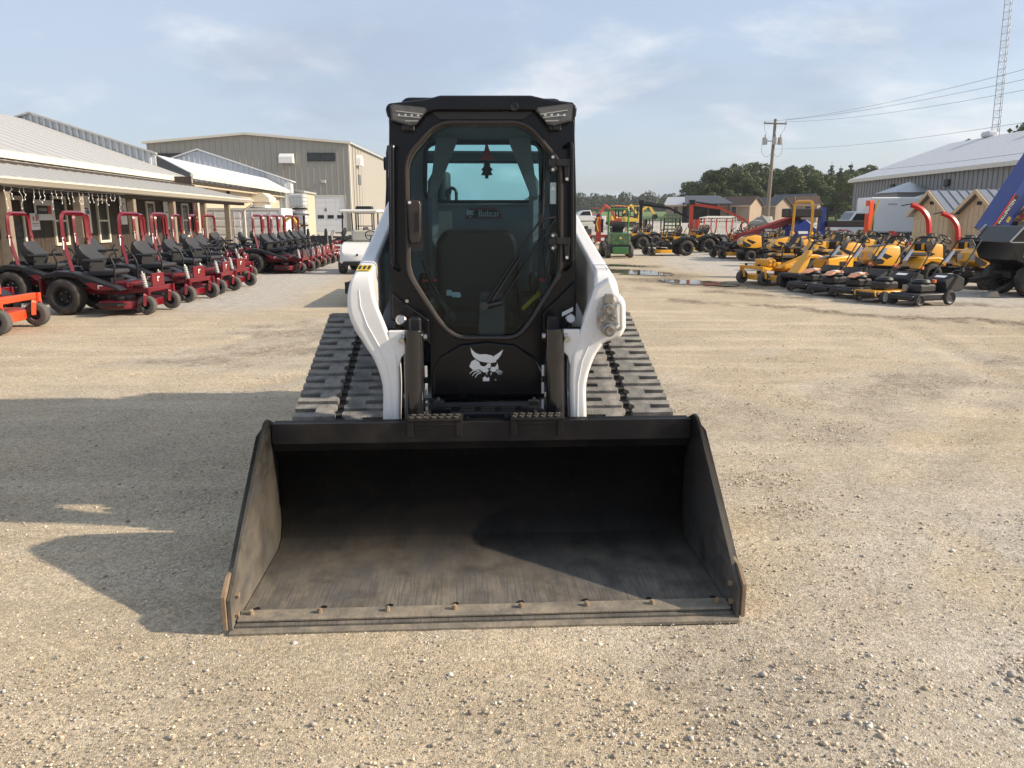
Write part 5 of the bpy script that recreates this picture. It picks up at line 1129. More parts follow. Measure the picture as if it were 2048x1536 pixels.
def right_barn():
    T = thing('grey_building', (0, 0, 0), 0, 'long grey steel building with pale sloping metal roof beyond the pine sheds', 'building')
    X, ze, y0, y1 = 25.9, 4.45, 22, 60; zr, xr = 7.0, 32.9
    w = B().prism([(X, .0), (X, ze), (xr, zr), (xr+7, ze), (xr+7, 0)], 'y', y0, y1).build('wall', 'wall_grey', T)
    ribbed(w, (X-.04, y1), (X-.04, y0), lambda s: ze-.02, .45, 'wall_grey', rib=.03)
    r = B().prism([(X-.3, ze-.06), (X-.3, ze+.0), (xr, zr+.06), (xr+7.3, ze), (xr+7.3, ze-.06), (xr, zr)], 'y', y0, y1+.3).build('roof', 'roof_white', T)
    roof_panels(r, (X-.35, y0, ze+.02), (X-.35, y1+.35, ze+.02), (xr, y0, zr+.11), (xr, y1+.35, zr+.11), .9, 'roof_white')
    B().bx(X-.40, X-.30, y0, y1+.4, ze-.22, ze).build('gutter', 'trim_cream', T)
    for y in (53.5, 46.8, 38.4): B().bx(X-.25, X-.06, y, y+.5, 3.45, 3.85, .04).build('wall_lamp', 'black_plastic', T)
    for y in (55, 48): B().bx(xr-.35, xr+.35, y, y+1.0, zr+.08, zr+.45, .1).build('ridge_vent', 'roof_white', T)
    h = B().bx(X-2.2, X-.06, 48.8, 51.2, 2.55, 3.15).build('vent_box', 'wall_grey', T)
    B().add([(X-2.4, 48.6, 3.16), (X-.06, 48.6, 3.16), (X-.06, 51.4, 3.16), (X-2.4, 51.4, 3.16), (X-.9, 50, 3.85)], [(0, 1, 4), (1, 2, 4), (2, 3, 4), (3, 0, 4), (3, 2, 1, 0)]).build('vent_cap', 'galv', T)
    B().add([(X-2.0, 45.6, 2.75), (X-.06, 45.6, 2.75), (X-.06, 47.6, 2.75), (X-2.0, 47.6, 2.75), (X-.9, 46.6, 3.25)], [(0, 1, 4), (1, 2, 4), (2, 3, 4), (3, 0, 4), (3, 2, 1, 0)]).build('vent_cap', 'galv', T)
right_barn()
def cabin(loc, L, W, H, label, roofm='metal_roof', wallm='pine', rz=0, name='garden_shed', boards=True, windows=((.35, .9),), pitch=.58, gable_win=False, door=None, ribs=True, trim='pine'):
    """small shed, ridge along local x, gable end towards -x, long side towards -y"""
    T = thing(name, loc, rz, label, 'shed', 'sheds for sale'); Hr = H+W/2*pitch
    w = B().prism([(-W/2, .15), (W/2, .15), (W/2, H), (0, Hr), (-W/2, H)], 'x', 0, L).build('wall', wallm, T)
    if boards:
        st = .28; n = int(L/st)
        for i in range(n): B().bx(i*L/n+.02, (i+1)*L/n-.03, -W/2-.03, -W/2-.002, .16, H-.03).build('board', wallm, w)
        n = int(W/st)
        for i in range(n):
            y = -W/2+i*W/n; zt = lambda yy: H+(W/2-abs(yy))*pitch-.03
            B().prism([(y+.015, .16), (y+W/n-.015, .16), (y+W/n-.015, zt(y+W/n-.015)), (y+.015, zt(y+.015))], 'x', -.03, -.002).build('board', wallm, w)
    ov = .22; r = B().prism([(-W/2-ov, H-ov*pitch-.02), (-W/2-ov, H-ov*pitch+.05), (0, Hr+.09), (W/2+ov, H-ov*pitch+.05), (W/2+ov, H-ov*pitch-.02), (0, Hr+.01)], 'x', -.2, L+.2).build('roof', roofm, T)
    if ribs:
        n = int(L/.32)
        for s in (-1, 1):
            for i in range(n+1):
                x = -.17+i*(L+.34)/n; B().beam((x, s*(W/2+ov), H-ov*pitch+.065), (x, 0, Hr+.105), .035, .03).build('roof_seam', roofm, r)
    for s in (-1, 1): B().beam((-.225, s*(W/2+ov), H-ov*pitch+.0), (-.225, 0, Hr+.04), .03, .13).build('rake_board', trim, r)
    B().bx(-.2, L+.2, -W/2-ov-.03, -W/2-ov-.002, H-ov*pitch-.08, H-ov*pitch+.06).build('eave_board', trim, r)
    def win(x, z, sz=(.55, .8)):
        wo_ = B().bx(x, x+sz[0], -W/2-.05, -W/2-.032, z, z+sz[1]).build('window', 'pane_dark', T); f = B()
        for a in ((x-.09, x+sz[0]+.09, z-.09, z), (x-.09, x+sz[0]+.09, z+sz[1], z+sz[1]+.09), (x-.09, x, z, z+sz[1]), (x+sz[0], x+sz[0]+.09, z, z+sz[1])): f.bx(a[0], a[1], -W/2-.075, -W/2-.031, a[2], a[3])
        f.build('window_frame', trim, wo_)
        B().bx(x+sz[0]/2-.015, x+sz[0]/2+.015, -W/2-.062, -W/2-.051, z, z+sz[1]).bx(x, x+sz[0], -W/2-.060, -W/2-.0515, z+sz[1]/2-.015, z+sz[1]/2+.015).build('muntin', 'bright_brown', wo_)
    for x, z in windows: win(x*L, z)
    if gable_win:
        B().bx(-.05, -.031, -.3, .3, 1.15, 1.75).build('window', 'pane_dark', T)
    B().bx(-.045, -.031, -.14, .14, Hr-.42, Hr-.30).build('gable_vent', 'black_frame', T)
    for x in (.2, L-.2): B().bx(x-.12, x+.12, -W/2, W/2, 0, .149).build('skid', wallm, T)
    return T
mat('bright_brown', (.10, .06, .035), .6); mat('cedar_trim', (.52, .38, .26), .7, var=.1)
cabin((15.75, 29.6, 0), 4.2, 2.5, 1.78, 'fresh pine shed with grey metal roof and small paned window, left of its twin', windows=((.36, .85),))
cabin((16.0, 27.0, 0), 3.6, 2.3, 1.78, 'fresh pine shed with grey metal roof, half hidden by the blue conveyor', windows=((.55, .85),))
cabin((16.5, 24.3, 0), 3.6, 2.3, 1.78, 'fresh pine shed behind the blue conveyor arm', windows=((.5, .85),))
for px, Y, L, W, H, rm, rz, l, gw in ((1338, 88, 2.2, 2.0, 2.0, 'roof_white', 58, 'narrow weathered cedar shed with pale roof beside the dark open shed', False), (1452, 86, 3.6, 2.2, 1.9, 'bright_brown', 40, 'cedar shed with brown roof behind the stone pile', False),
                                      (1508, 90, 4.2, 2.3, 1.9, 'dark_roof', 28, 'cedar shed with dark metal roof and porch beside the utility pole', False), (1543, 90, 2.2, 2.2, 2.0, 'bright_brown', 60, 'small cedar shed just past the utility pole', False),
                                      (1552, 92, 4.8, 2.8, 2.1, 'dark_roof', 34, 'largest cedar shed with dark roof and gable window, below the woods', True), (1592, 84, 2.0, 2.0, 2.0, 'bright_brown', 70, 'small pale cedar shed at the end of the far row', False)):
    p = A(px, 440, Y); cabin((p.x, Y, gz(p.x, Y)), L, W, H, l, rm, 'grey_cedar', R(rz-90), boards=True, windows=((.4, .9),), gable_win=gw, ribs=False, trim='cedar_trim', pitch=.7)
p = A(1372, 445, 84); T = thing('open_shed', (p.x, 84, gz(p.x, 84)), 0, 'dark open-sided shed with blue-grey metal roof beyond the log cranes', 'shed')
slab('roof', [(-.4, -1.2, 2.0), (4.6, -1.2, 2.0), (4.0, 2.2, 2.9), (.2, 2.2, 2.9)], .1, 'dark_roof', T); B().bx(0, 4.2, 1.9, 2.1, 0, 2.1).build('wall', 'black_frame', T)
for x in (0, 2.1, 4.2): B().bx(x-.08, x+.08, -1.0, -.84, 0, 1.99).build('post', 'old_wood', T)
# ---------------------------------------------------------------- pole, wires, mast
def pole():
    x, y = 22.7, 70; z0 = gz(x, y); T = thing('utility_pole', (x, y, z0-.1), 0, 'tall grey wooden utility pole with cross arm and three transformers', 'utility pole')
    H = 9.3; B().cyl((-.06, 0, 0), (.12, 0, H), .19, .12, n=14).build('pole', 'post_wood', T)
    B().beam((-.9, -.16, H-.38), (1.05, -.16, H-.42), .10, .12).build('cross_arm', 'post_wood', T)
    for xx in (-.85, .12, 1.0): B().lathe([(0, 0), (.05, 0), (.06, .06), (.03, .10), (.05, .14), (0, .18)], (xx, -.16, H-.34), n=10).build('insulator', 'rim_grey', T)
    for xx, yy in ((-.72, -.12), (.08, -.38), (.62, -.12)):
        t = B().lathe([(0, 0), (.19, 0), (.22, .03), (.22, .56), (.2, .60), (0, .63)], (xx, yy, H-2.15), n=16).build('transformer', 'rim_grey', T)
        B().cyl((xx, yy, H-1.53), (xx, yy, H-1.3), .035, n=8).build('bushing', 'grey_plastic', t)
    B().beam((-.72, -.1, H-1.85), (.62, -.1, H-1.85), .05, .06).build('bracket', 'black_frame', T)
    for xx in (-.9, 1.0): B().tube([(xx, -.16, H-.4), (xx*.9, -.14, H-.9), (xx*.66, -.12, H-1.3)], .012, 5).build('drop_wire', 'black_frame', T)
    for xx in (-.72, .62): B().tube([(xx*1.3, -.12, H-2.1), (xx*1.35, -.12, H-2.9), (xx*.6, -.1, H-3.25), (.05, -.1, H-2.7)], .012, 5, .3).build('loop_wire', 'black_frame', T)
    B().tube([(.02, -.1, H-4.4), (-.3, -.15, H-4.0), (-.75, -.2, H-3.95)], .025, 6, .2).lathe([(0, 0), (.14, 0), (.1, .12), (0, .14)], (-.78, -.2, H-4.08), n=10).build('lamp_arm', 'rim_grey', T)
    zt = z0-.1+H
    for i, (xs, zs, px, py, l) in enumerate(((.12, zt-.16, 2090, 128, 'topmost overhead wire running from the pole top'), (-.8, zt-.2, 2090, 150, 'second overhead wire running from the cross arm'), (1.0, zt-.24, 2090, 172, 'third overhead wire running from the cross arm'),
                                      (.1, zt-2.5, 2090, 238, 'single overhead wire leaving the pole below the transformers'), (.1, zt-4.6, 2090, 300, 'lowest overhead wire crossing the grey roof'))):
        e = A(px, py, 34); s = Vector((x+xs, y, zs)); pts = []
        for k in range(17):
            t = k/16; v = s.lerp(e, t); v.z -= .9*4*t*(1-t)*.35; pts.append(v-s)
        T2 = B().tube(pts, .008, 5).build('power_line', 'black_frame'); T2.location = s; tag(T2, l, 'wire', 'overhead wires')
pole()
def mast():
    x, y = 41.1, 68; T = thing('lattice_mast', (x, y, gz(x, y)-.2), 0, 'thin galvanised lattice mast rising behind the grey building', 'mast')
    T.rotation_euler = (0, R(-1.6), 0)
    w = .36; H = 30; leg = [(math.cos(a)*w, math.sin(a)*w) for a in (.3, .3+2*PI/3, .3+4*PI/3)]
    for a in leg: B().cyl((a[0], a[1], 0), (a[0]*.8, a[1]*.8, H), .035, n=6).build('leg', 'galv', T)
    st = .55; n = int(H/st)
    for i in range(n):
        for k in range(3):
            a, b_ = leg[k], leg[(k+1) % 3]; z = i*st; f = 1-.2*z/H
            o = B().cyl((a[0]*f, a[1]*f, z), (b_[0]*f, b_[1]*f, z), .016, n=5).build('rung', 'galv', T)
            if k != 1 or i % 2: B().cyl((a[0]*f, a[1]*f, z), (b_[0]*f, b_[1]*f, z+st), .012, n=5).build('brace', 'galv', T)
mast()
# ---------------------------------------------------------------- trees
def leaf_mat(name, c):
    m = bpy.data.materials.new(name); m.use_nodes = True; nt = m.node_tree; N = nt.nodes; L = nt.links; p = N['Principled BSDF']
    p.inputs['Roughness'].default_value = .65; p.inputs['Specular IOR Level'].default_value = .25
    g = N.new('ShaderNodeTexCoord'); n = N.new('ShaderNodeTexNoise'); n.inputs['Scale'].default_value = .9; L.new(g.outputs['Object'], n.inputs['Vector'])
    oi = N.new('ShaderNodeObjectInfo'); r = N.new('ShaderNodeMix'); r.data_type = 'RGBA'; L.new(n.outputs['Fac'], r.inputs[0])
    r.inputs[6].default_value = tuple(k*.55 for k in c)+(1,); r.inputs[7].default_value = (c[0]*1.5, c[1]*1.35, c[2]*1.2, 1)
    h = N.new('ShaderNodeHueSaturation'); mr = N.new('ShaderNodeMapRange'); L.new(oi.outputs['Random'], mr.inputs[0]); mr.inputs[3].default_value = .7; mr.inputs[4].default_value = 1.3
    L.new(mr.outputs[0], h.inputs['Value']); L.new(r.outputs[2], h.inputs['Color']); L.new(h.outputs[0], p.inputs['Base Color']); MATS[name] = m
leaf_mat('leaf', (.062, .092, .032)); leaf_mat('leaf_far', (.040, .060, .030)); leaf_mat('needle', (.035, .062, .032)); mat('bark', (.06, .048, .036), .9, var=.3); mat('grass', (.10, .16, .035), .9, var=.2, scale=.3)
def leaves(rng, blobs, n, size):
    """small leaf clumps spread through a set of ellipsoids, densest near their skins"""
    w = np.array([b[3]*b[3] for b in blobs]); w /= w.sum(); k = rng.choice(len(blobs), n, p=w); bl = np.array([b[:3] for b in blobs])[k]; br = np.array([b[3] for b in blobs])[k]
    d = rng.randn(n, 3); d /= np.linalg.norm(d, axis=1)[:, None]; rad = (.55+.5*rng.rand(n)**.6)*br; c = bl+d*rad[:, None]*np.array([1, 1, .8])
    t1 = rng.randn(n, 3); nn = d+.7*rng.randn(n, 3); nn /= np.linalg.norm(nn, axis=1)[:, None]; t1 -= nn*(t1*nn).sum(1)[:, None]; t1 /= np.linalg.norm(t1, axis=1)[:, None]; t2 = np.cross(nn, t1)
    s = size*(.6+.8*rng.rand(n))[:, None]; a = s*(.7+.5*rng.rand(n))[:, None]
    V = np.stack([c-t1*s, c+t2*a*.8, c+t1*s, c-t2*a], 1).reshape(-1, 3)
    return V, np.arange(4*n).reshape(-1, 4)
def np_mesh(name, V, F):
    me = bpy.data.meshes.new(name); me.vertices.add(len(V)); me.vertices.foreach_set('co', V.ravel()); me.loops.add(F.size); me.loops.foreach_set('vertex_index', F.ravel())
    me.polygons.add(len(F)); me.polygons.foreach_set('loop_start', np.arange(len(F))*F.shape[1]); me.update(calc_edges=True); return me
def broadleaf(seed):
    rng = np.random.RandomState(seed); H = 9.; bl = []
    for i in range(14):
        a = rng.rand()*2*PI; z = 2.2+5.6*rng.rand(); rmax = 2.5*math.sin(PI*min(.97, (z-.6)/8.6))**.7; r = rng.rand()**.5*rmax; bl.append((math.cos(a)*r, math.sin(a)*r, z, .75+.65*rng.rand()))
    V, F = leaves(rng, bl, 4200, .16); tk = B().tube([(0, 0, -.3), (.1, .05, 2), (.0, .1, 4.5), (.15, 0, 6.8)], [.24, .19, .13, .05], 8)
    for b in bl[:7]: tk.tube([(.05, .05, max(1.5, b[2]-2.2)), (b[0]*.5, b[1]*.5, b[2]-.9), (b[0]*.9, b[1]*.9, b[2])], [.09, .06, .03], 6)
    return np_mesh('crown', V, F), tk.mesh('trunk'), 'leaf'
def conifer(seed):
    rng = np.random.RandomState(seed); bl = []
    for i in range(26):
        z = 1+8.6*i/26; r = 1.7*(1-z/10)+.12
        for k in range(3): a = rng.rand()*2*PI; bl.append((math.cos(a)*r*.6, math.sin(a)*r*.6, z+rng.rand()*.3-.15*r, .22+.36*r))
    V, F = leaves(rng, bl, 2400, .15); return np_mesh('crown', V, F), B().cyl((0, 0, -.3), (0, 0, 10.2), .17, .02, n=8).mesh('trunk'), 'needle'
TV = [broadleaf(s) for s in (1, 2, 3, 4, 5)]+[conifer(s) for s in (6, 7)]
NT = [0]
def tree(v, x, y, h, label, rng):
    cr, tk, m = TV[v]; T = thing('spruce_tree' if v > 4 else 'leafy_tree', (x, y, gz(x, y)), rng.random()*6.28, label, 'tree', 'trees of the wood behind the sheds'); s = h/9.3; T.scale = (s*rng.uniform(.95, 1.25),)*2+(s,)
    mk('crown', cr, m, T); mk('trunk', tk, 'bark', T)
rng = random.Random(4)
for row, (Y, n, pa, pb) in enumerate(((112, 17, 1395, 1740), (124, 17, 1385, 1750), (138, 16, 1375, 1740), (152, 15, 1365, 1740), (170, 12, 1350, 1700))):
    for i in range(n):
        px = pa+(pb-pa)*(i+rng.uniform(.1, .9))/n; x = (px-1024)/1575*Y; y = Y+rng.uniform(-4, 4); f = min(1, max(0, (px-1370)/60))
        h = (5.3+2.6*f)*Y/125*rng.uniform(.85, 1.15); v = rng.choice((5, 6, 0)) if (px > 1590 and row in (2, 3)) else rng.choice((0, 1, 2, 3, 4))
        tree(v, x, y, h*(.88 if v > 4 else 1), ('dark spruce ' if v > 4 else 'round leafy tree ')+('at the front edge of the wood', 'in the second rank of the wood', 'in the middle of the wood', 'in the fourth rank of the wood', 'at the back of the wood')[row]+', above the '+next(l for q, l in ((1440, 'dark open shed'), (1500, 'brown-roofed cedar shed'), (1548, 'utility pole foot'), (1610, 'largest cedar shed'), (1690, 'box truck cab'), (9999, 'grey building corner')) if px < q), rng)
tree(1, 41.5, 73, 8.6, 'leafy tree showing above the grey building roof beside the lattice mast', rng); tree(2, 44.0, 75, 8.2, 'second leafy tree behind the grey building roof, beyond the mast', rng); tree(3, 42.5, 64, 9.4, 'leafy tree peeping over the roof ridge right of the mast', rng)
def far_wood():
    r = np.random.RandomState(3); bl = []
    for i in range(760):
        y = 335+70*r.rand(); x = -110+330*r.rand(); g = 4.35 if x > 14 else 0; top = (5.9+1.5*r.rand()); g = gz(x, y)
        for z in np.arange(.6, top, 1.6): bl.append((x+r.randn()*.5, y+r.randn()*.5, g+z, 1.5+.9*r.rand()))
    V, F = leaves(r, bl, 150000, .42); tag(mk('far_woodland', np_mesh('far_woodland', V, F), 'leaf_far'), 'long dark green wood along the horizon behind the yard', 'wood', kind='stuff')
far_wood()
b = B(); xs = [8+i*4 for i in range(26)]; ys = [118+i*9 for i in range(24)]
b.add([(x, y, gz(x, y)+.05) for y in ys for x in xs], [(j*26+i, j*26+i+1, (j+1)*26+i+1, (j+1)*26+i) for j in range(23) for i in range(25)]); tag(b.build('grass_field', 'grass'), kind='structure')
# ---------------------------------------------------------------- left background
def golf_cart():
    T = thing('golf_cart', (-4.45, 23.6, 0), R(-90), 'white golf cart with pale roof and clear windshield on the gravel', 'golf cart')
    for x in (.80, -.80):
        for s in (-1, 1): wheel(T, x, s*.50, .235, .20, 'rim_grey')
    rg = [[(x, -w, z0), (x, w, z0), (x, w*.92, z1), (x, -w*.92, z1)] for x, w, z0, z1 in ((1.20, .40, .34, .52), (1.12, .54, .30, .66), (.85, .58, .34, .80), (.52, .58, .34, .92))]
    B().loft(rg).build('front_cowl', 'white_paint', T, bev=.05, seg=3)
    B().bx(1.08, 1.24, -.42, .42, .24, .36, .03).build('bumper', 'black_plastic', T); B().lathe([(0, 0), (.035, 0), (.03, .01), (0, .012)], (1.205, 0, .55), (1, 0, .4), 12).build('front_badge', 'black_frame', T)
    B().bx(-1.15, .60, -.55, .55, .28, .34, .01).build('floor', 'black_plastic', T); B().bx(-1.2, -.2, -.58, .58, .342, .72, .06).build('rear_body', 'white_paint', T)
    B().bx(-.62, -.12, -.52, .52, .725, .86, .04).bx(-.78, -.66, -.52, .52, .90, 1.22, .04).build('bench_seat', 'offwhite', T)
    for x, xt in ((.62, .50), (-.95, -.85)):
        for s in (-1, 1): B().cyl((x, s*.52, .60), (xt, s*.52, 1.74), .02, n=8).build('roof_post', 'black_frame', T)
    B().loft([[(.85, -.58, 1.74), (.85, .58, 1.74), (.85, .54, 1.80), (.85, -.54, 1.80)], [(.2, -.62, 1.76), (.2, .62, 1.76), (.2, .58, 1.84), (.2, -.58, 1.84)], [(-1.1, -.58, 1.74), (-1.1, .58, 1.74), (-1.1, .54, 1.80), (-1.1, -.54, 1.80)]]).build('roof', 'offwhite', T, bev=.02)
    B().add([(.645, -.50, .94), (.645, .50, .94), (.60, .50, 1.30), (.60, -.50, 1.30)], [(0, 1, 2, 3)]).build('windshield', 'clear_plastic', T)
    c = Vector((.40, .28, 1.08)); B().tube([c+Vector((.10*math.cos(a), .17*math.sin(a), .14*math.cos(a))) for a in [2*PI*i/18 for i in range(18)]], .015, 6, closed=True).beam(c-Vector((0, .16, 0)), c+Vector((0, .16, 0)), .03, .02).build('steering_wheel', 'black_plastic', T)
    B().cyl((.62, .28, .85), (.40, .28, 1.08), .02, n=8).build('steering_column', 'black_frame', T)
glass('clear_plastic', (.86, .87, .86), refl=1.45); golf_cart()
def container():
    T = thing('shipping_container', (-16.3, 41.6, 0), R(2), 'white shipping container with closed doors past the porch end', 'container')
    c = B().bx(0, 4.1, .06, 2.4, .12, 2.12).build('body', 'door_white', T)
    f = B()
    for a in ((0, .12, .12, 2.12), (3.98, 4.1, .12, 2.12), (.12, 3.98, 2.0, 2.12), (.12, 3.98, .12, .24)): f.bx(a[0], a[1], -.02, .058, a[2], a[3])
    f.build('door_frame', 'offwhite', T)
    for k in range(2):
        d = B().bx(.14+k*1.93, 2.03+k*1.93, .02, .055, .26, 1.98).build('door', 'door_white', T)
        for z in (.36, .78, 1.2, 1.62): B().bx(.24+k*1.93, 1.93+k*1.93, -.005, .0195, z, z+.28, .01).build('door_panel', 'door_white', d)
        for x in (.6, 1.6): B().cyl((x+k*1.93, -.02, .3), (x+k*1.93, -.02, 1.94), .018, n=6).build('lock_rod', 'rim_grey', d)
container()
def tote(loc, l):
    T = thing('liquid_tote', loc, R(3), l, 'tote', 'caged totes by the bay'); B().bx(-.48, .48, -.48, .48, .15, 1.0, .06).build('tank', 'rib_white', T); B().bx(-.5, .5, -.5, .5, 0, .12).build('pallet', 'black_frame', T)
    for i in range(6):
        v = -.5+i*.2
        B().tube([(v, -.52, .12), (v, -.52, 1.05), (v, .52, 1.05), (v, .52, .12)], .012, 5).build('cage_bar', 'galv', T)
    for z in (.3, .55, .8, 1.05): B().tube([(-.52, -.53, z), (.52, -.53, z), (.53, .53, z), (-.53, .53, z)], .012, 5, closed=True).build('cage_ring', 'galv', T)
for i, (x, z) in enumerate(((-14.2, 0), (-14.2, 1.08), (-14.2, 2.16))): tote((x, 52.5, z), ('bottom', 'middle', 'top')[i]+' white caged tote of the stack before the bay door')
p = thing('lean_to_canopy', (-13.9, 46.5, 0), 0, 'dark sloping canopy roof on posts beside the white container', 'canopy')
slab('roof', [(-1.2, -1.4, 2.25), (1.6, -1.4, 1.85), (1.6, 1.4, 1.85), (-1.2, 1.4, 2.25)], .09, 'dark_roof', p)
for x in (-1, 1.3):
    for y in (-1.2, 1.2): B().bx(x-.06, x+.06, y-.06, y+.06, 0, 1.80 if x > 0 else 2.1).build('post', 'old_wood', p)
B().bx(.6, .9, -1.1, 1.1, 0, 1.75).build('side_board', 'old_wood', p)
p = thing('market_canopy', (-11.2, 60, 0), 0, 'black gabled canopy frame standing beyond the golf cart', 'canopy'); B().prism([(-.7, 1.95), (-.55, 2.5), (.55, 2.5), (.7, 1.95)], 'y', -.5, .5).build('roof', 'black_frame', p)
for x in (-.6, .6):
    for y in (-.4, .4): B().bx(x-.04, x+.04, y-.04, y+.04, 0, 1.949).build('post', 'black_frame', p)
B().bx(-.6, .6, -.4, .4, 1.0, 1.06).build('shelf', 'black_frame', p)
for k, (x, y, l) in enumerate(((-9.9, 33.5, 'black root-rake bucket attachment standing past the last red mower'), (-9.0, 36.2, 'black grapple attachment beside the yellow attachment'))):
    T = thing('grapple_attachment', (x, y, 0), R(20*k), l, 'attachment'); B().bx(-.7, .7, .3, .36, .1, .8, .02).build('back_plate', 'black_frame', T)
    for i in range(6): B().tube([(-.6+i*.24, .3, .12), (-.6+i*.24, -.3, .05), (-.6+i*.24, -.55, .2)], .03, 6, .1).build('tine', 'black_frame', T); 
    for s in (-.4, .4): B().tube([(s, .3, .8), (s, .05, 1.15), (s, -.35, .9), (s, -.5, .45)], .05, 6, .2).build('clamp_arm', 'black_frame', T)
T = thing('auger_attachment', (-10.6, 37.5, 0), 0, 'yellow attachment arm standing before the bay door', 'attachment'); B().bx(-.5, .5, -.1, .1, 0, .7, .04).build('base', 'gold_paint', T); B().tube([(-.3, 0, .7), (-.3, 0, 1.4), (.1, 0, 1.7), (.45, 0, 1.2)], .07, 6, .2).build('arm', 'gold_paint', T)
def flatbed():
    T = thing('flatbed_trailer', (-2.15, 15.9, 0), R(3), 'low dark flatbed trailer parked behind the loader', 'trailer')
    B().bx(-.95, .95, -1.9, 1.9, .30, .42, .01).build('deck', 'black_frame', T)
    for i in range(9): B().bx(-.93+i*.207, -.75+i*.207, -1.88, 1.88, .4205, .445).build('plank', 'old_wood', T)
    B().bx(-.96, .96, -1.95, -1.905, .24, .45, .005).build('rear_bar', 'black_frame', T)
    for s in (-1, 1): B().bx(s*.80-.08, s*.80+.08, -1.965, -1.951, .28, .36).build('tail_lamp', 'bright_red', T)
    for s in (-1, 1): wheel(T, s*.0+0, 0, .2, .1) if 0 else None
    for y in (-.4, .3):
        for s in (-1, 1):
            t = B().lathe([(.13, -.09), (.2, -.09), (.215, 0), (.2, .09), (.13, .09)], (s*.6, y, .215), (1, 0, 0), 20, closed=True).build('wheel', 'rubber', T); B().lathe([(0, -.03), (.135, -.05), (.135, .05), (0, .03)], (s*.6, y, .215), (1, 0, 0), 16).build('rim', 'rim_grey', t)
flatbed()
# ---------------------------------------------------------------- right background machines
def green_mower():
    T = thing('front_deck_mower', (4.4, 32.6, 0), R(90), 'green front-deck mower with tall green roll bar, seen from behind', 'riding mower')
    for s in (-1, 1): wheel(T, -.55, s*.46, .25, .20, 'gold_paint', tyre='worn_rubber'); wheel(T, .60, s*.55, .31, .24, 'gold_paint')
    B().loft([[(-.88, -.40, .52), (-.88, .40, .52), (-.80, .40, .98), (-.80, -.40, .98)], [(-.10, -.42, .52), (-.10, .42, .52), (-.10, .42, 1.02), (-.10, -.42, 1.02)]]).build('engine_hood', 'green_paint', T, bev=.04)
    B().bx(-.90, -.2, -.44, .44, .38, .515, .02).build('rear_grille', 'black_plastic', T); B().bx(-.93, -.86, -.32, .32, .16, .44, .02).build('rear_weight', 'green_light', T); B().bx(-.9, .9, -.25, .25, .28, .375).build('frame', 'black_frame', T)
    B().lathe([(0, 0), (.05, 0), (.05, .006), (0, .006)], (-.858, 0, .80), (-1, 0, .16), 12).build('hood_badge', 'gold_paint', T)
    B().tube([(-.05, -.40, .6), (-.05, -.42, 1.95), (-.05, .42, 1.95), (-.05, .40, .6)], .03, 4, .1, sq=(.055, .055)).build('roll_bar', 'green_light', T)
    seat(T, .30, 1.0, .5, 'seat_vinyl', None, True, .42); B().bx(.02, .06, -.24, .24, 1.38, 1.41).build('seat_trim', 'gold_paint', T)
    B().prism([(.85, -.8), (1.5, -.75), (1.5, .75), (.85, .8)], 'z', .1, .25).build('deck', 'green_paint', T)
mat('green_light', (.03, .16, .035), .4, var=.12, dust=.2); green_mower()
def log_trailer(x, y, m, label, rz, h=1.0):
    T = thing('log_trailer', (x, y, gz(x, y)), R(rz), label, 'trailer', 'log trailers with cranes')
    B().bx(-2.0, 1.4, -.10, .10, .48, .62).build('beam', m, T)
    for xx in (-1.2, -.45):
        for s in (-1, 1): wheel(T, xx, s*.62, .33, .26, 'rim_grey', .008)
    B().bx(-1.3, -.35, -.5, .5, .3, .40).build('bogie', 'black_frame', T)
    for xx in (-1.8, -.9, 0, .7):
        B().tube([(xx, -.70, 1.55), (xx, -.66, .95), (xx, -.3, .66), (xx, .3, .66), (xx, .66, .95), (xx, .70, 1.55)], .04, 6, .15).build('bunk_stake', m, T)
    B().bx(1.0, 1.12, -.62, .62, .62, 1.5, .01).build('headboard_frame', m, T)
    B().bx(1.25, 1.42, -.10, .10, .62, 2.35, .01).build('crane_mast', m, T)
    bo = B().beam((1.33, 0, 2.38), (-.35, .10, 2.15), .12, .15).beam((-.35, .10, 2.15), (-1.75, .18, 1.45), .10, .12).build('crane_boom', m, T)
    B().bx(1.15, 1.5, -.2, .2, 2.36, 2.62, .02).build('valve_box', 'black_plastic', bo); B().cyl((1.1, -.0, 2.50), (-.1, .1, 2.32), .04, n=8).build('boom_cylinder', 'black_frame', bo)
    g = B()
    for s in (-1, 1): g.tube([(-1.75, .18, 1.42), (-1.75+s*.28, .18, 1.15), (-1.75+s*.08, .18, .80)], .035, 6, .1)
    g.build('grapple', 'black_frame', bo); B().tube([(1.4, 0, .55), (2.6, 0, .45)], .06, 6).build('drawbar', m, T)
mat('orange_red', (.52, .05, .02), .4, var=.1)
log_trailer(9.1, 47.5, 'black_frame', 'black log trailer with folded black loading crane', 178); log_trailer(11.8, 46.0, 'orange_red', 'orange-red log trailer with folded loading crane', 178)
mat('orange_red', (.52, .05, .02), .4, var=.1)
for o in bpy.data.objects:
    pass
def gate_panel(x, y, w, h, m, label, rz):
    T = thing('livestock_gate', (x, y, gz(x, y)), R(rz), label, 'gate', 'stacked livestock gates')
    B().tube([(-w/2, 0, .1), (w/2, 0, .1), (w/2, 0, h), (-w/2, 0, h)], .035, 6, .1, closed=True).build('frame', m, T)
    for i in range(1, 6): z = .1+(h-.1)*i/6; B().cyl((-w/2, 0, z), (w/2, 0, z), .025, n=6).build('rail', m, T)
    for i in range(1, 4): xx = -w/2+w*i/4; B().bx(xx-.02, xx+.02, -.03, .03, .1, h).build('stay', m, T)
for i in range(3): gate_panel(14.6+i*.5, 56.5+i*1.1, 2.4, 1.35, 'offwhite', 'white tubular gate, %s of the three before the dark open shed' % ORD[i], 8)
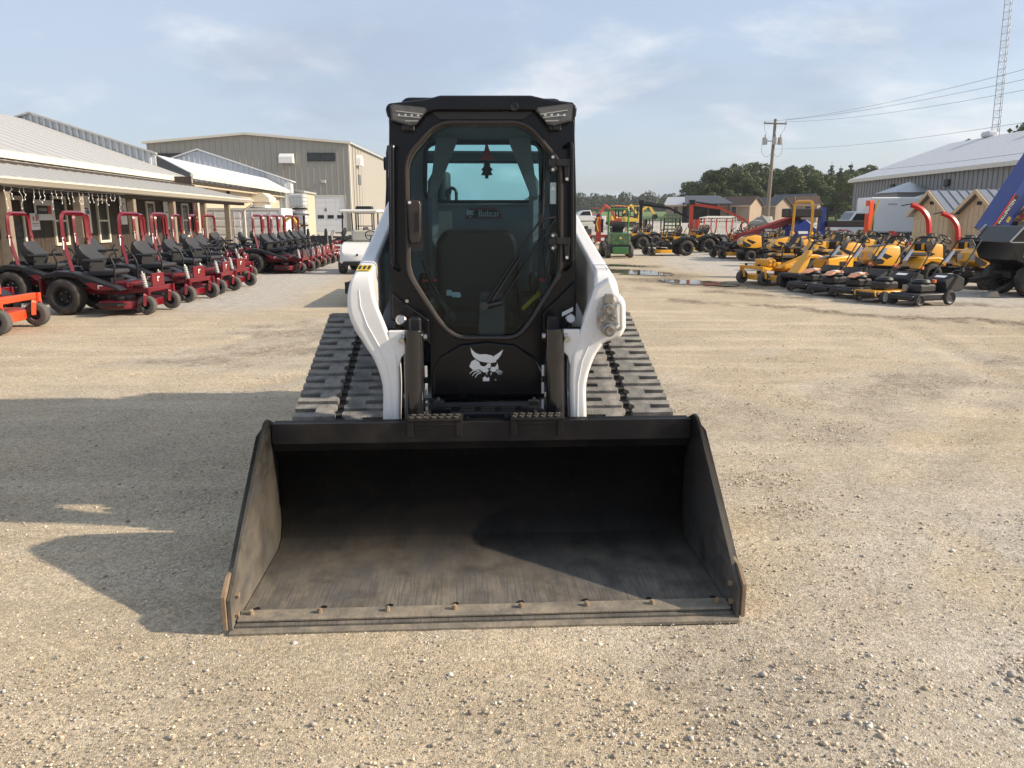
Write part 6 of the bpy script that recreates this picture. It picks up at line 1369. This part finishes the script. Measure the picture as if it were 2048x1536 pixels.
for i in range(2): gate_panel(11.2+i*.25, 55+i*1.2, 1.2, 1.6, 'green_paint', 'green tubular gate, %s of the pair between the log trailers' % ORD[i], 5)
def excavator(px, Y, m, label, rz, up=1):
    x = (px-1024)/1575*Y; T = thing('mini_excavator', (x, Y, gz(x, Y)), R(rz), label, 'excavator', 'mini excavators in the far yard')
    for s in (-1, 1): B().prism([(-.75, .05), (.75, .05), (.88, .22), (.75, .42), (-.75, .42), (-.88, .22)], 'y', s*.30, s*.58).build('track', 'rubber', T)
    B().prism([(-.75, .48), (.55, .48), (.55, .75), (-.2, .85), (-.8, .95)], 'y', -.5, .5).build('house', m, T, bev=.04); B().bx(-.4, .4, -.3, .3, .42, .479).build('turntable', 'black_frame', T)
    for xx, s in ((-.25, -1), (-.25, 1), (.45, -1), (.45, 1)): B().bx(xx-.03, xx+.03, s*.42-.03, s*.42+.03, .70, 1.85).build('canopy_post', 'black_frame', T)
    B().bx(-.4, .6, -.5, .5, 1.851, 1.93, .02).build('canopy', m, T); seat(T, -.05, .90, .42, arms=False, hgt=.4)
    B().tube([(.55, 0, .6), (1.0, 0, 1.5*up), (1.7, 0, 2.0*up)], .1, 6, .3, sq=(.16, .2)).build('boom', m, T); B().beam((1.65, 0, 2.02*up), (2.3, 0, 1.1), .14, .18).build('stick', m, T)
    B().prism([(2.15, 1.15), (2.4, 1.2), (2.55, .9), (2.3, .7), (2.05, .75)], 'y', -.2, .2).build('bucket', 'black_frame', T); B().bx(.9, .98, -.6, .6, .1, .45).build('blade', m, T)
excavator(1243, 74, 'orange_paint', 'orange mini excavator in the far yard beside the yellow ones', 150); excavator(1232, 78, 'gold_paint', 'yellow mini excavator partly behind the orange excavator', 20); excavator(1262, 72, 'gold_paint', 'yellow mini excavator with raised boom next to the black log crane', 12)
excavator(1192, 150, 'orange_paint', 'tiny orange excavator alone in the far green field', 200, .6)
def splitter(x, y, rz, m, label, h=1.6, s=1):
    T = thing('log_splitter', (x, y, gz(x, y)), R(rz), label, 'log splitter'); T.scale = (s,)*3
    for sg in (-1, 1): wheel(T, -.1, sg*.42, .25, .18, 'rim_grey')
    B().bx(-.6, .7, -.08, .08, .35, .5).build('frame', m, T); B().bx(.45, .65, -.1, .1, .2, h, .01).build('beam', m, T); B().cyl((.38, 0, h*.45), (.38, 0, h*.95), .06, n=12).build('ram', 'black_frame', T)
    B().bx(-.55, -.05, -.22, .22, .51, .85, .04).build('engine', 'engine', T); B().cyl((-.3, 0, .85), (-.3, 0, 1.0), .12, n=14).build('air_filter', 'black_plastic', T); B().bx(.651, .656, -.08, .08, h-.45, h-.2).build('notice', 'paper', T)
    B().bx(.30, .72, -.2, .2, .15, .2).build('foot_plate', m, T); B().tube([(.55, .12, h*.5), (.62, .3, h*.8), (.5, .35, h)], .03, 6, .1).build('log_cradle', 'gold_paint', T)
splitter(13.2, 28.2, 200, 'orange_paint', 'orange upright log splitter with white notice before the box truck', 2.2); splitter(5.9, 47.5, 160, 'orange_red', 'orange-red log splitter left of the green mower', 1.35, 1.2); splitter(4.9, 49, 30, 'orange_red', 'orange-red attachment with black column behind the green mower', 1.5, 1.1)
def box_truck():
    T = thing('box_truck', (20.9, 47, gz(20.9, 47)), R(-4), 'white box truck with plain tall cargo box facing the sheds', 'truck')
    B().bx(0, 3.9, -1.1, 1.1, .75, 2.75, .06).build('cargo_box', 'white_paint', T); B().bx(3.902, 4.0, -1.08, 1.08, .74, 2.72).build('rear_door', 'black_frame', T)
    B().prism([(-1.75, .5), (-.05, .5), (-.05, 1.95), (-.75, 1.95), (-1.05, 1.45), (-1.75, 1.30)], 'y', -.95, .95).build('cab', 'white_paint', T, bev=.08)
    for s in (-1, 1): B().prism([(-.95, 1.42), (-.70, 1.82), (-.15, 1.82), (-.15, 1.42)], 'y', s*.952, s*.956).build('side_window', 'pane_dark', T)
    B().add([(-1.07, -.85, 1.47), (-1.07, .85, 1.47), (-.79, .85, 1.91), (-.79, -.85, 1.91)], [(0, 1, 2, 3)]).build('windshield', 'pane_dark', T)
    for x in (-1.2, 2.6):
        for s in (-1, 1): wheel(T, x, s*.85, .38, .24, 'rim_grey')
    B().bx(-1.8, 4, -.4, .4, .45, .70).build('frame', 'black_frame', T); B().bx(1.0, 1.5, -1.104, -1.1005, 2.3, 2.4).build('box_print', 'rim_grey', T)
box_truck()
def pickup(px, Y, m, label, rz=180, L=4.6):
    x = (px-1024)/1575*Y; T = thing('parked_vehicle', (x, Y, gz(x, Y)), R(rz), label, 'truck'); h = L/2
    B().prism([(-h, .45), (h, .45), (h, .95), (h-1.1, 1.05), (h-1.7, 1.65), (-.4, 1.7), (-.6, 1.05), (-h, 1.02)], 'y', -.88, .88).build('body', m, T, bev=.06)
    for s in (-1, 1): B().prism([(h-1.3, 1.08), (h-1.75, 1.56), (-.3, 1.6), (-.45, 1.08)], 'y', s*.882, s*.886).build('side_window', 'pane_dark', T)
    for xx in (-h+.9, h-.9):
        for s in (-1, 1): wheel(T, xx, s*.78, .36, .24, 'rim_grey')
pickup(1428, 98, 'white_paint', 'white pickup truck parked before the dark open shed', 175); pickup(1172, 96, 'white_paint', 'far white vehicle at the yard edge left of the excavators', 185); pickup(1168, 118, 'blue_paint', 'far blue vehicle just beyond the far white one', 180)
def chipper(x, y, s, label, rz):
    T = thing('wood_chipper', (x, y, 0), R(rz), label, 'wood chipper', 'red wood chippers'); T.scale = (s,)*3
    for sg in (-1, 1): wheel(T, 0, sg*.5, .26, .18, 'rim_grey')
    B().bx(-.5, .5, -.35, .35, .35, .95, .04).build('housing', 'bright_red', T)
    k = [(-.62, .85), (-.62, 1.4), (-1.35, 1.62), (-1.35, .62)]; rr_ = [[(-.52, -.25, .6), (-.52, .25, .6), (-.52, .25, 1.1), (-.52, -.25, 1.1)], [(-1.3, -.55, .66), (-1.3, .55, .66), (-1.3, .55, 1.62), (-1.3, -.55, 1.62)]]
    hp = B().loft(rr_, cap=False).build('feed_hopper', 'bright_red', T); sd_ = hp.modifiers.new('solid', 'SOLIDIFY'); sd_.thickness = .03
    B().add([(-1.24, -.40, 1.0), (-1.24, .40, 1.0), (-1.26, .40, 1.3), (-1.26, -.40, 1.3)], [(0, 1, 2, 3)]).build('feed_flap', 'black_plastic', hp); B().add([(-1.31, -.3, 1.35), (-1.31, .3, 1.35), (-1.315, .3, 1.5), (-1.315, -.3, 1.5)], [(0, 1, 2, 3)]).build('warning_sticker', 'sticker_yellow', hp)
    ch = B().tube([(.15, 0, .94), (.15, 0, 1.7), (.05, 0, 2.2), (-.25, 0, 2.55), (-.65, 0, 2.7)], .12, 4, .3, sq=(.16, .15)).build('discharge_chute', 'bright_red', T); B().beam((-.62, 0, 2.74), (-1.0, 0, 2.66), .3, .04).build('deflector', 'black_frame', ch)
    B().bx(.52, .9, -.25, .25, .45, .9, .04).build('engine', 'engine', T); B().bx(.07, .23, -.083, -.081, 1.35, 1.45).build('chute_label', 'sticker_yellow', ch)
chipper(12.95, 24.6, .74, 'red wood chipper with taller curved chute before the pine shed', -18); chipper(13.1, 23.2, .64, 'red wood chipper with shorter curved chute under the shed window', -18)
def processor():
    T = thing('firewood_processor', (11.4, 30.5, 0), R(10), 'blue and black firewood processor behind the tall yellow roll bar', 'wood processor')
    for s in (-1, 1): wheel(T, .2, s*.7, .33, .24, 'rim_grey')
    B().bx(-.9, 1.1, -.35, .35, .45, .62).build('frame', 'blue_paint', T); B().prism([(-.7, .621), (.1, .621), (.25, 1.2), (-.2, 1.55), (-.75, 1.2)], 'y', -.35, .35).build('splitter_box', 'blue_paint', T, bev=.03); B().bx(.55, .75, -.12, .12, .621, 2.0).build('column', 'blue_paint', T)
    B().bx(-.9, .5, -.3, .3, 1.62, 1.95, .03).build('engine_cover', 'black_plastic', T); B().bx(-.5, -.1, -.353, -.351, 1.0, 1.1).build('name_print', 'decal_white', T); B().bx(.76, 2.4, -.2, .2, 1.25, 1.5, .03).build('infeed', 'black_frame', T)
    B().tube([(.9, -.5, .45), (.9, -.5, 1.1), (1.5, -.5, 1.15), (1.5, -.5, .45)], .03, 6, .08).build('guard_rail', 'badge_red', T)
    T = thing('red_conveyor', (9.9, 30.8, 0), R(12), 'long dark red conveyor trough slanting up to the firewood processor', 'conveyor')
    B().beam((-1.2, 0, .75), (1.4, 0, 1.55), .40, .05).beam((-1.2, -.2, .82), (1.4, -.2, 1.62), .04, .22).beam((-1.2, .2, .82), (1.4, .2, 1.62), .04, .22).build('trough', 'badge_red', T)
    for x, z in ((-.8, .85), (.9, 1.38)): B().bx(x-.04, x+.04, -.18, .18, 0, z).build('leg', 'black_frame', T)
    B().bx(-.1, .2, -.223, -.2215, 1.10, 1.18).build('label', 'decal_white', T)
processor()
def rocks():
    p = A(1525, 455, 57); x0 = p.x; T = thing('rubble_pile', (x0, 57, gz(x0, 57)), 0, 'heap of broken grey stone beside the utility pole', 'rubble'); r = random.Random(8)
    for i in range(80):
        a = r.random()*2*PI; d = r.random()**.7*1.9; z = max(.05, (1.05*(1-d/1.9))*r.uniform(.6, 1)); s = r.uniform(.10, .26) if d > .6 else r.uniform(.2, .42)
        B().blob((math.cos(a)*d*1.25, math.sin(a)*d*.8, z), s, i, .35, 1, (1.2, 1, .8)).build('rock', 'stone_grey', T)
    for k, (dx, s) in enumerate(((.15, .62), (-.45, .5), (.8, .45), (-.2, .42))): B().blob((dx, -.2, 1.0-.25*abs(dx)), s, 90+k, .3, 2, (1.2, 1, .8)).build('rock', 'stone_grey', T)
mat('stone_grey', (.30, .29, .265), .95, var=.3, scale=6, bump=.6, bscale=15); rocks()
def blue_conveyor():
    T = thing('log_conveyor', (13.0, 20.5, 0), R(8), 'blue wood conveyor rising steeply with hazard stripes and name plate', 'conveyor')
    d = Vector((.52, 0, .85)).normalized(); nrm = Vector((-d.z, 0, d.x)); p0 = Vector((-.62, 0, 1.22)); L = 4.2
    def at(t, o, y): v = p0+d*t+nrm*o; return (v.x, y, v.z)
    b = B()
    b.loft([[at(t, -.22, -.30), at(t, -.22, .30), at(t, .22, .30), at(t, .22, -.30)] for t in (0, L)]); body = b.build('trough', 'blue_paint', T, bev=.01)
    B().add([at(.05, -.17, -.302), at(1.05, -.17, -.302), at(1.05, -.01, -.302), at(.05, -.01, -.302)], [(0, 1, 2, 3)]) if 0 else None
    B().loft([[at(t, o, y) for o, y in ((.04, -.306), (.20, -.306), (.20, -.3015), (.04, -.3015))] for t in (.08, 1.02)]).build('name_plate', 'black_frame', body)
    B().loft([[at(t, o, y) for o, y in ((.165, -.309), (.20, -.309), (.20, -.3065), (.165, -.3065))] for t in (.08, 1.02)]).build('plate_stripe', 'bright_red', body)
    text('plate_lettering', 'WALLENSTEIN', .115, 'decal_white', body, at(.55, .10, -.3075), rows(tuple(d), tuple(nrm)), .001, stretch=.95)
    B().loft([[at(t, o, y) for o, y in ((-.12, -.304), (-.03, -.304), (-.03, -.3015), (-.12, -.3015))] for t in (.35, .5)]).build('warning_sticker', 'sticker_yellow', body)
    arm = B(); q0 = Vector((.02, -.42, 1.62)); q1 = Vector((1.15, -.42, 3.1)); arm.beam(q0, q1, .06, .15).build('lift_link', 'sticker_yellow', T); e = (q1-q0).normalized(); up = Vector((-e.z, 0, e.x))
    for i in range(9):
        c = q0+e*(.2+.18*i); B().add([c+up*.07-e*.05+Vector((0, -.0315, 0)), c+up*.07+e*.03+Vector((0, -.0315, 0)), c-up*.07+e*.09+Vector((0, -.0315, 0)), c-up*.07+e*.01+Vector((0, -.0315, 0))], [(0, 1, 2, 3)]).build('hazard_stripe', 'black_frame', T)
    B().lathe([(0, -.06), (.09, -.06), (.09, .06), (0, .06)], q0, (0, 1, 0), 14).build('link_pin', 'badge_red', T)
    B().bx(-.3, 2.6, -.35, .35, .55, .75, .02).build('frame', 'black_frame', T); B().bx(-.05, .15, -.3, .3, .75, 1.5).bx(.3, 1.9, -.35, .35, .752, 1.25, .04).build('engine_housing', 'black_plastic', T)
    for s in (-1, 1): wheel(T, 1.1, s*.6, .33, .24, 'rim_grey')
blue_conveyor()
def dump_trailer():
    T = thing('dump_trailer', (10.85, 16.3, 0), R(182), 'black off-road dump trailer with chunky tyres and jack stand', 'trailer')
    # local x points to the drawbar end
    pr = [(.88, 1.10), (.62, 1.42), (-1.7, 1.42), (-1.7, .55), (.15, .50), (.72, .74)]
    tub = B().prism([(x, z) for x, z in pr], 'y', -.62, .62).build('tub', 'trailer_black', T, bev=.012)
    for s in (-1, 1):
        B().beam((.89, s*.634, 1.10), (-1.7, s*.634, 1.10), .03, .018).build('edge_rail', 'rim_grey', tub); B().beam((.92, s*.634, 1.11), (.63, s*.634, 1.45), .03, .02).build('front_rail', 'rim_grey', tub)
        B().bx(.42, .60, s*.632, s*.636, .80, 1.02).build('notice', 'paper', tub); B().bx(-.05, .12, s*.632, s*.636, .94, .99).build('name_plate', 'rim_grey', tub)
        for x in (.25, -.55): wheel(T, x, s*.52, .34, .26, 'black_frame', .022)
    B().bx(-1.5, .6, -.3, .3, .36, .49, .02).build('chassis', 'black_frame', T); B().beam((.5, 0, .42), (1.25, 0, .30), .08, .08).build('drawbar', 'black_frame', T)
    B().beam((.45, .40, .36), (.98, .46, .12), .06, .06).build('jack_leg', 'black_frame', T); B().prism([(.92, .0), (1.22, .0), (1.12, .10), (1.0, .13)], 'y', .36, .56).build('jack_foot', 'zinc', T)
mat('trailer_black', (.008, .008, .009), .22, var=.1); dump_trailer()

def haze():
    m = bpy.data.materials.new('haze_air'); m.use_nodes = True; N = m.node_tree.nodes; N.clear(); o = N.new('ShaderNodeOutputMaterial'); v = N.new('ShaderNodeVolumePrincipled')
    v.inputs['Color'].default_value = (.86, .91, .96, 1); v.inputs['Density'].default_value = .00035; v.inputs['Anisotropy'].default_value = .2; m.node_tree.links.new(v.outputs[0], o.inputs['Volume'])
    tag(B().bx(-420, 420, -80, 470, -2, 36).build('haze', m), 'thin pale summer haze lying over the yard and wood', 'haze', kind='stuff')
haze()
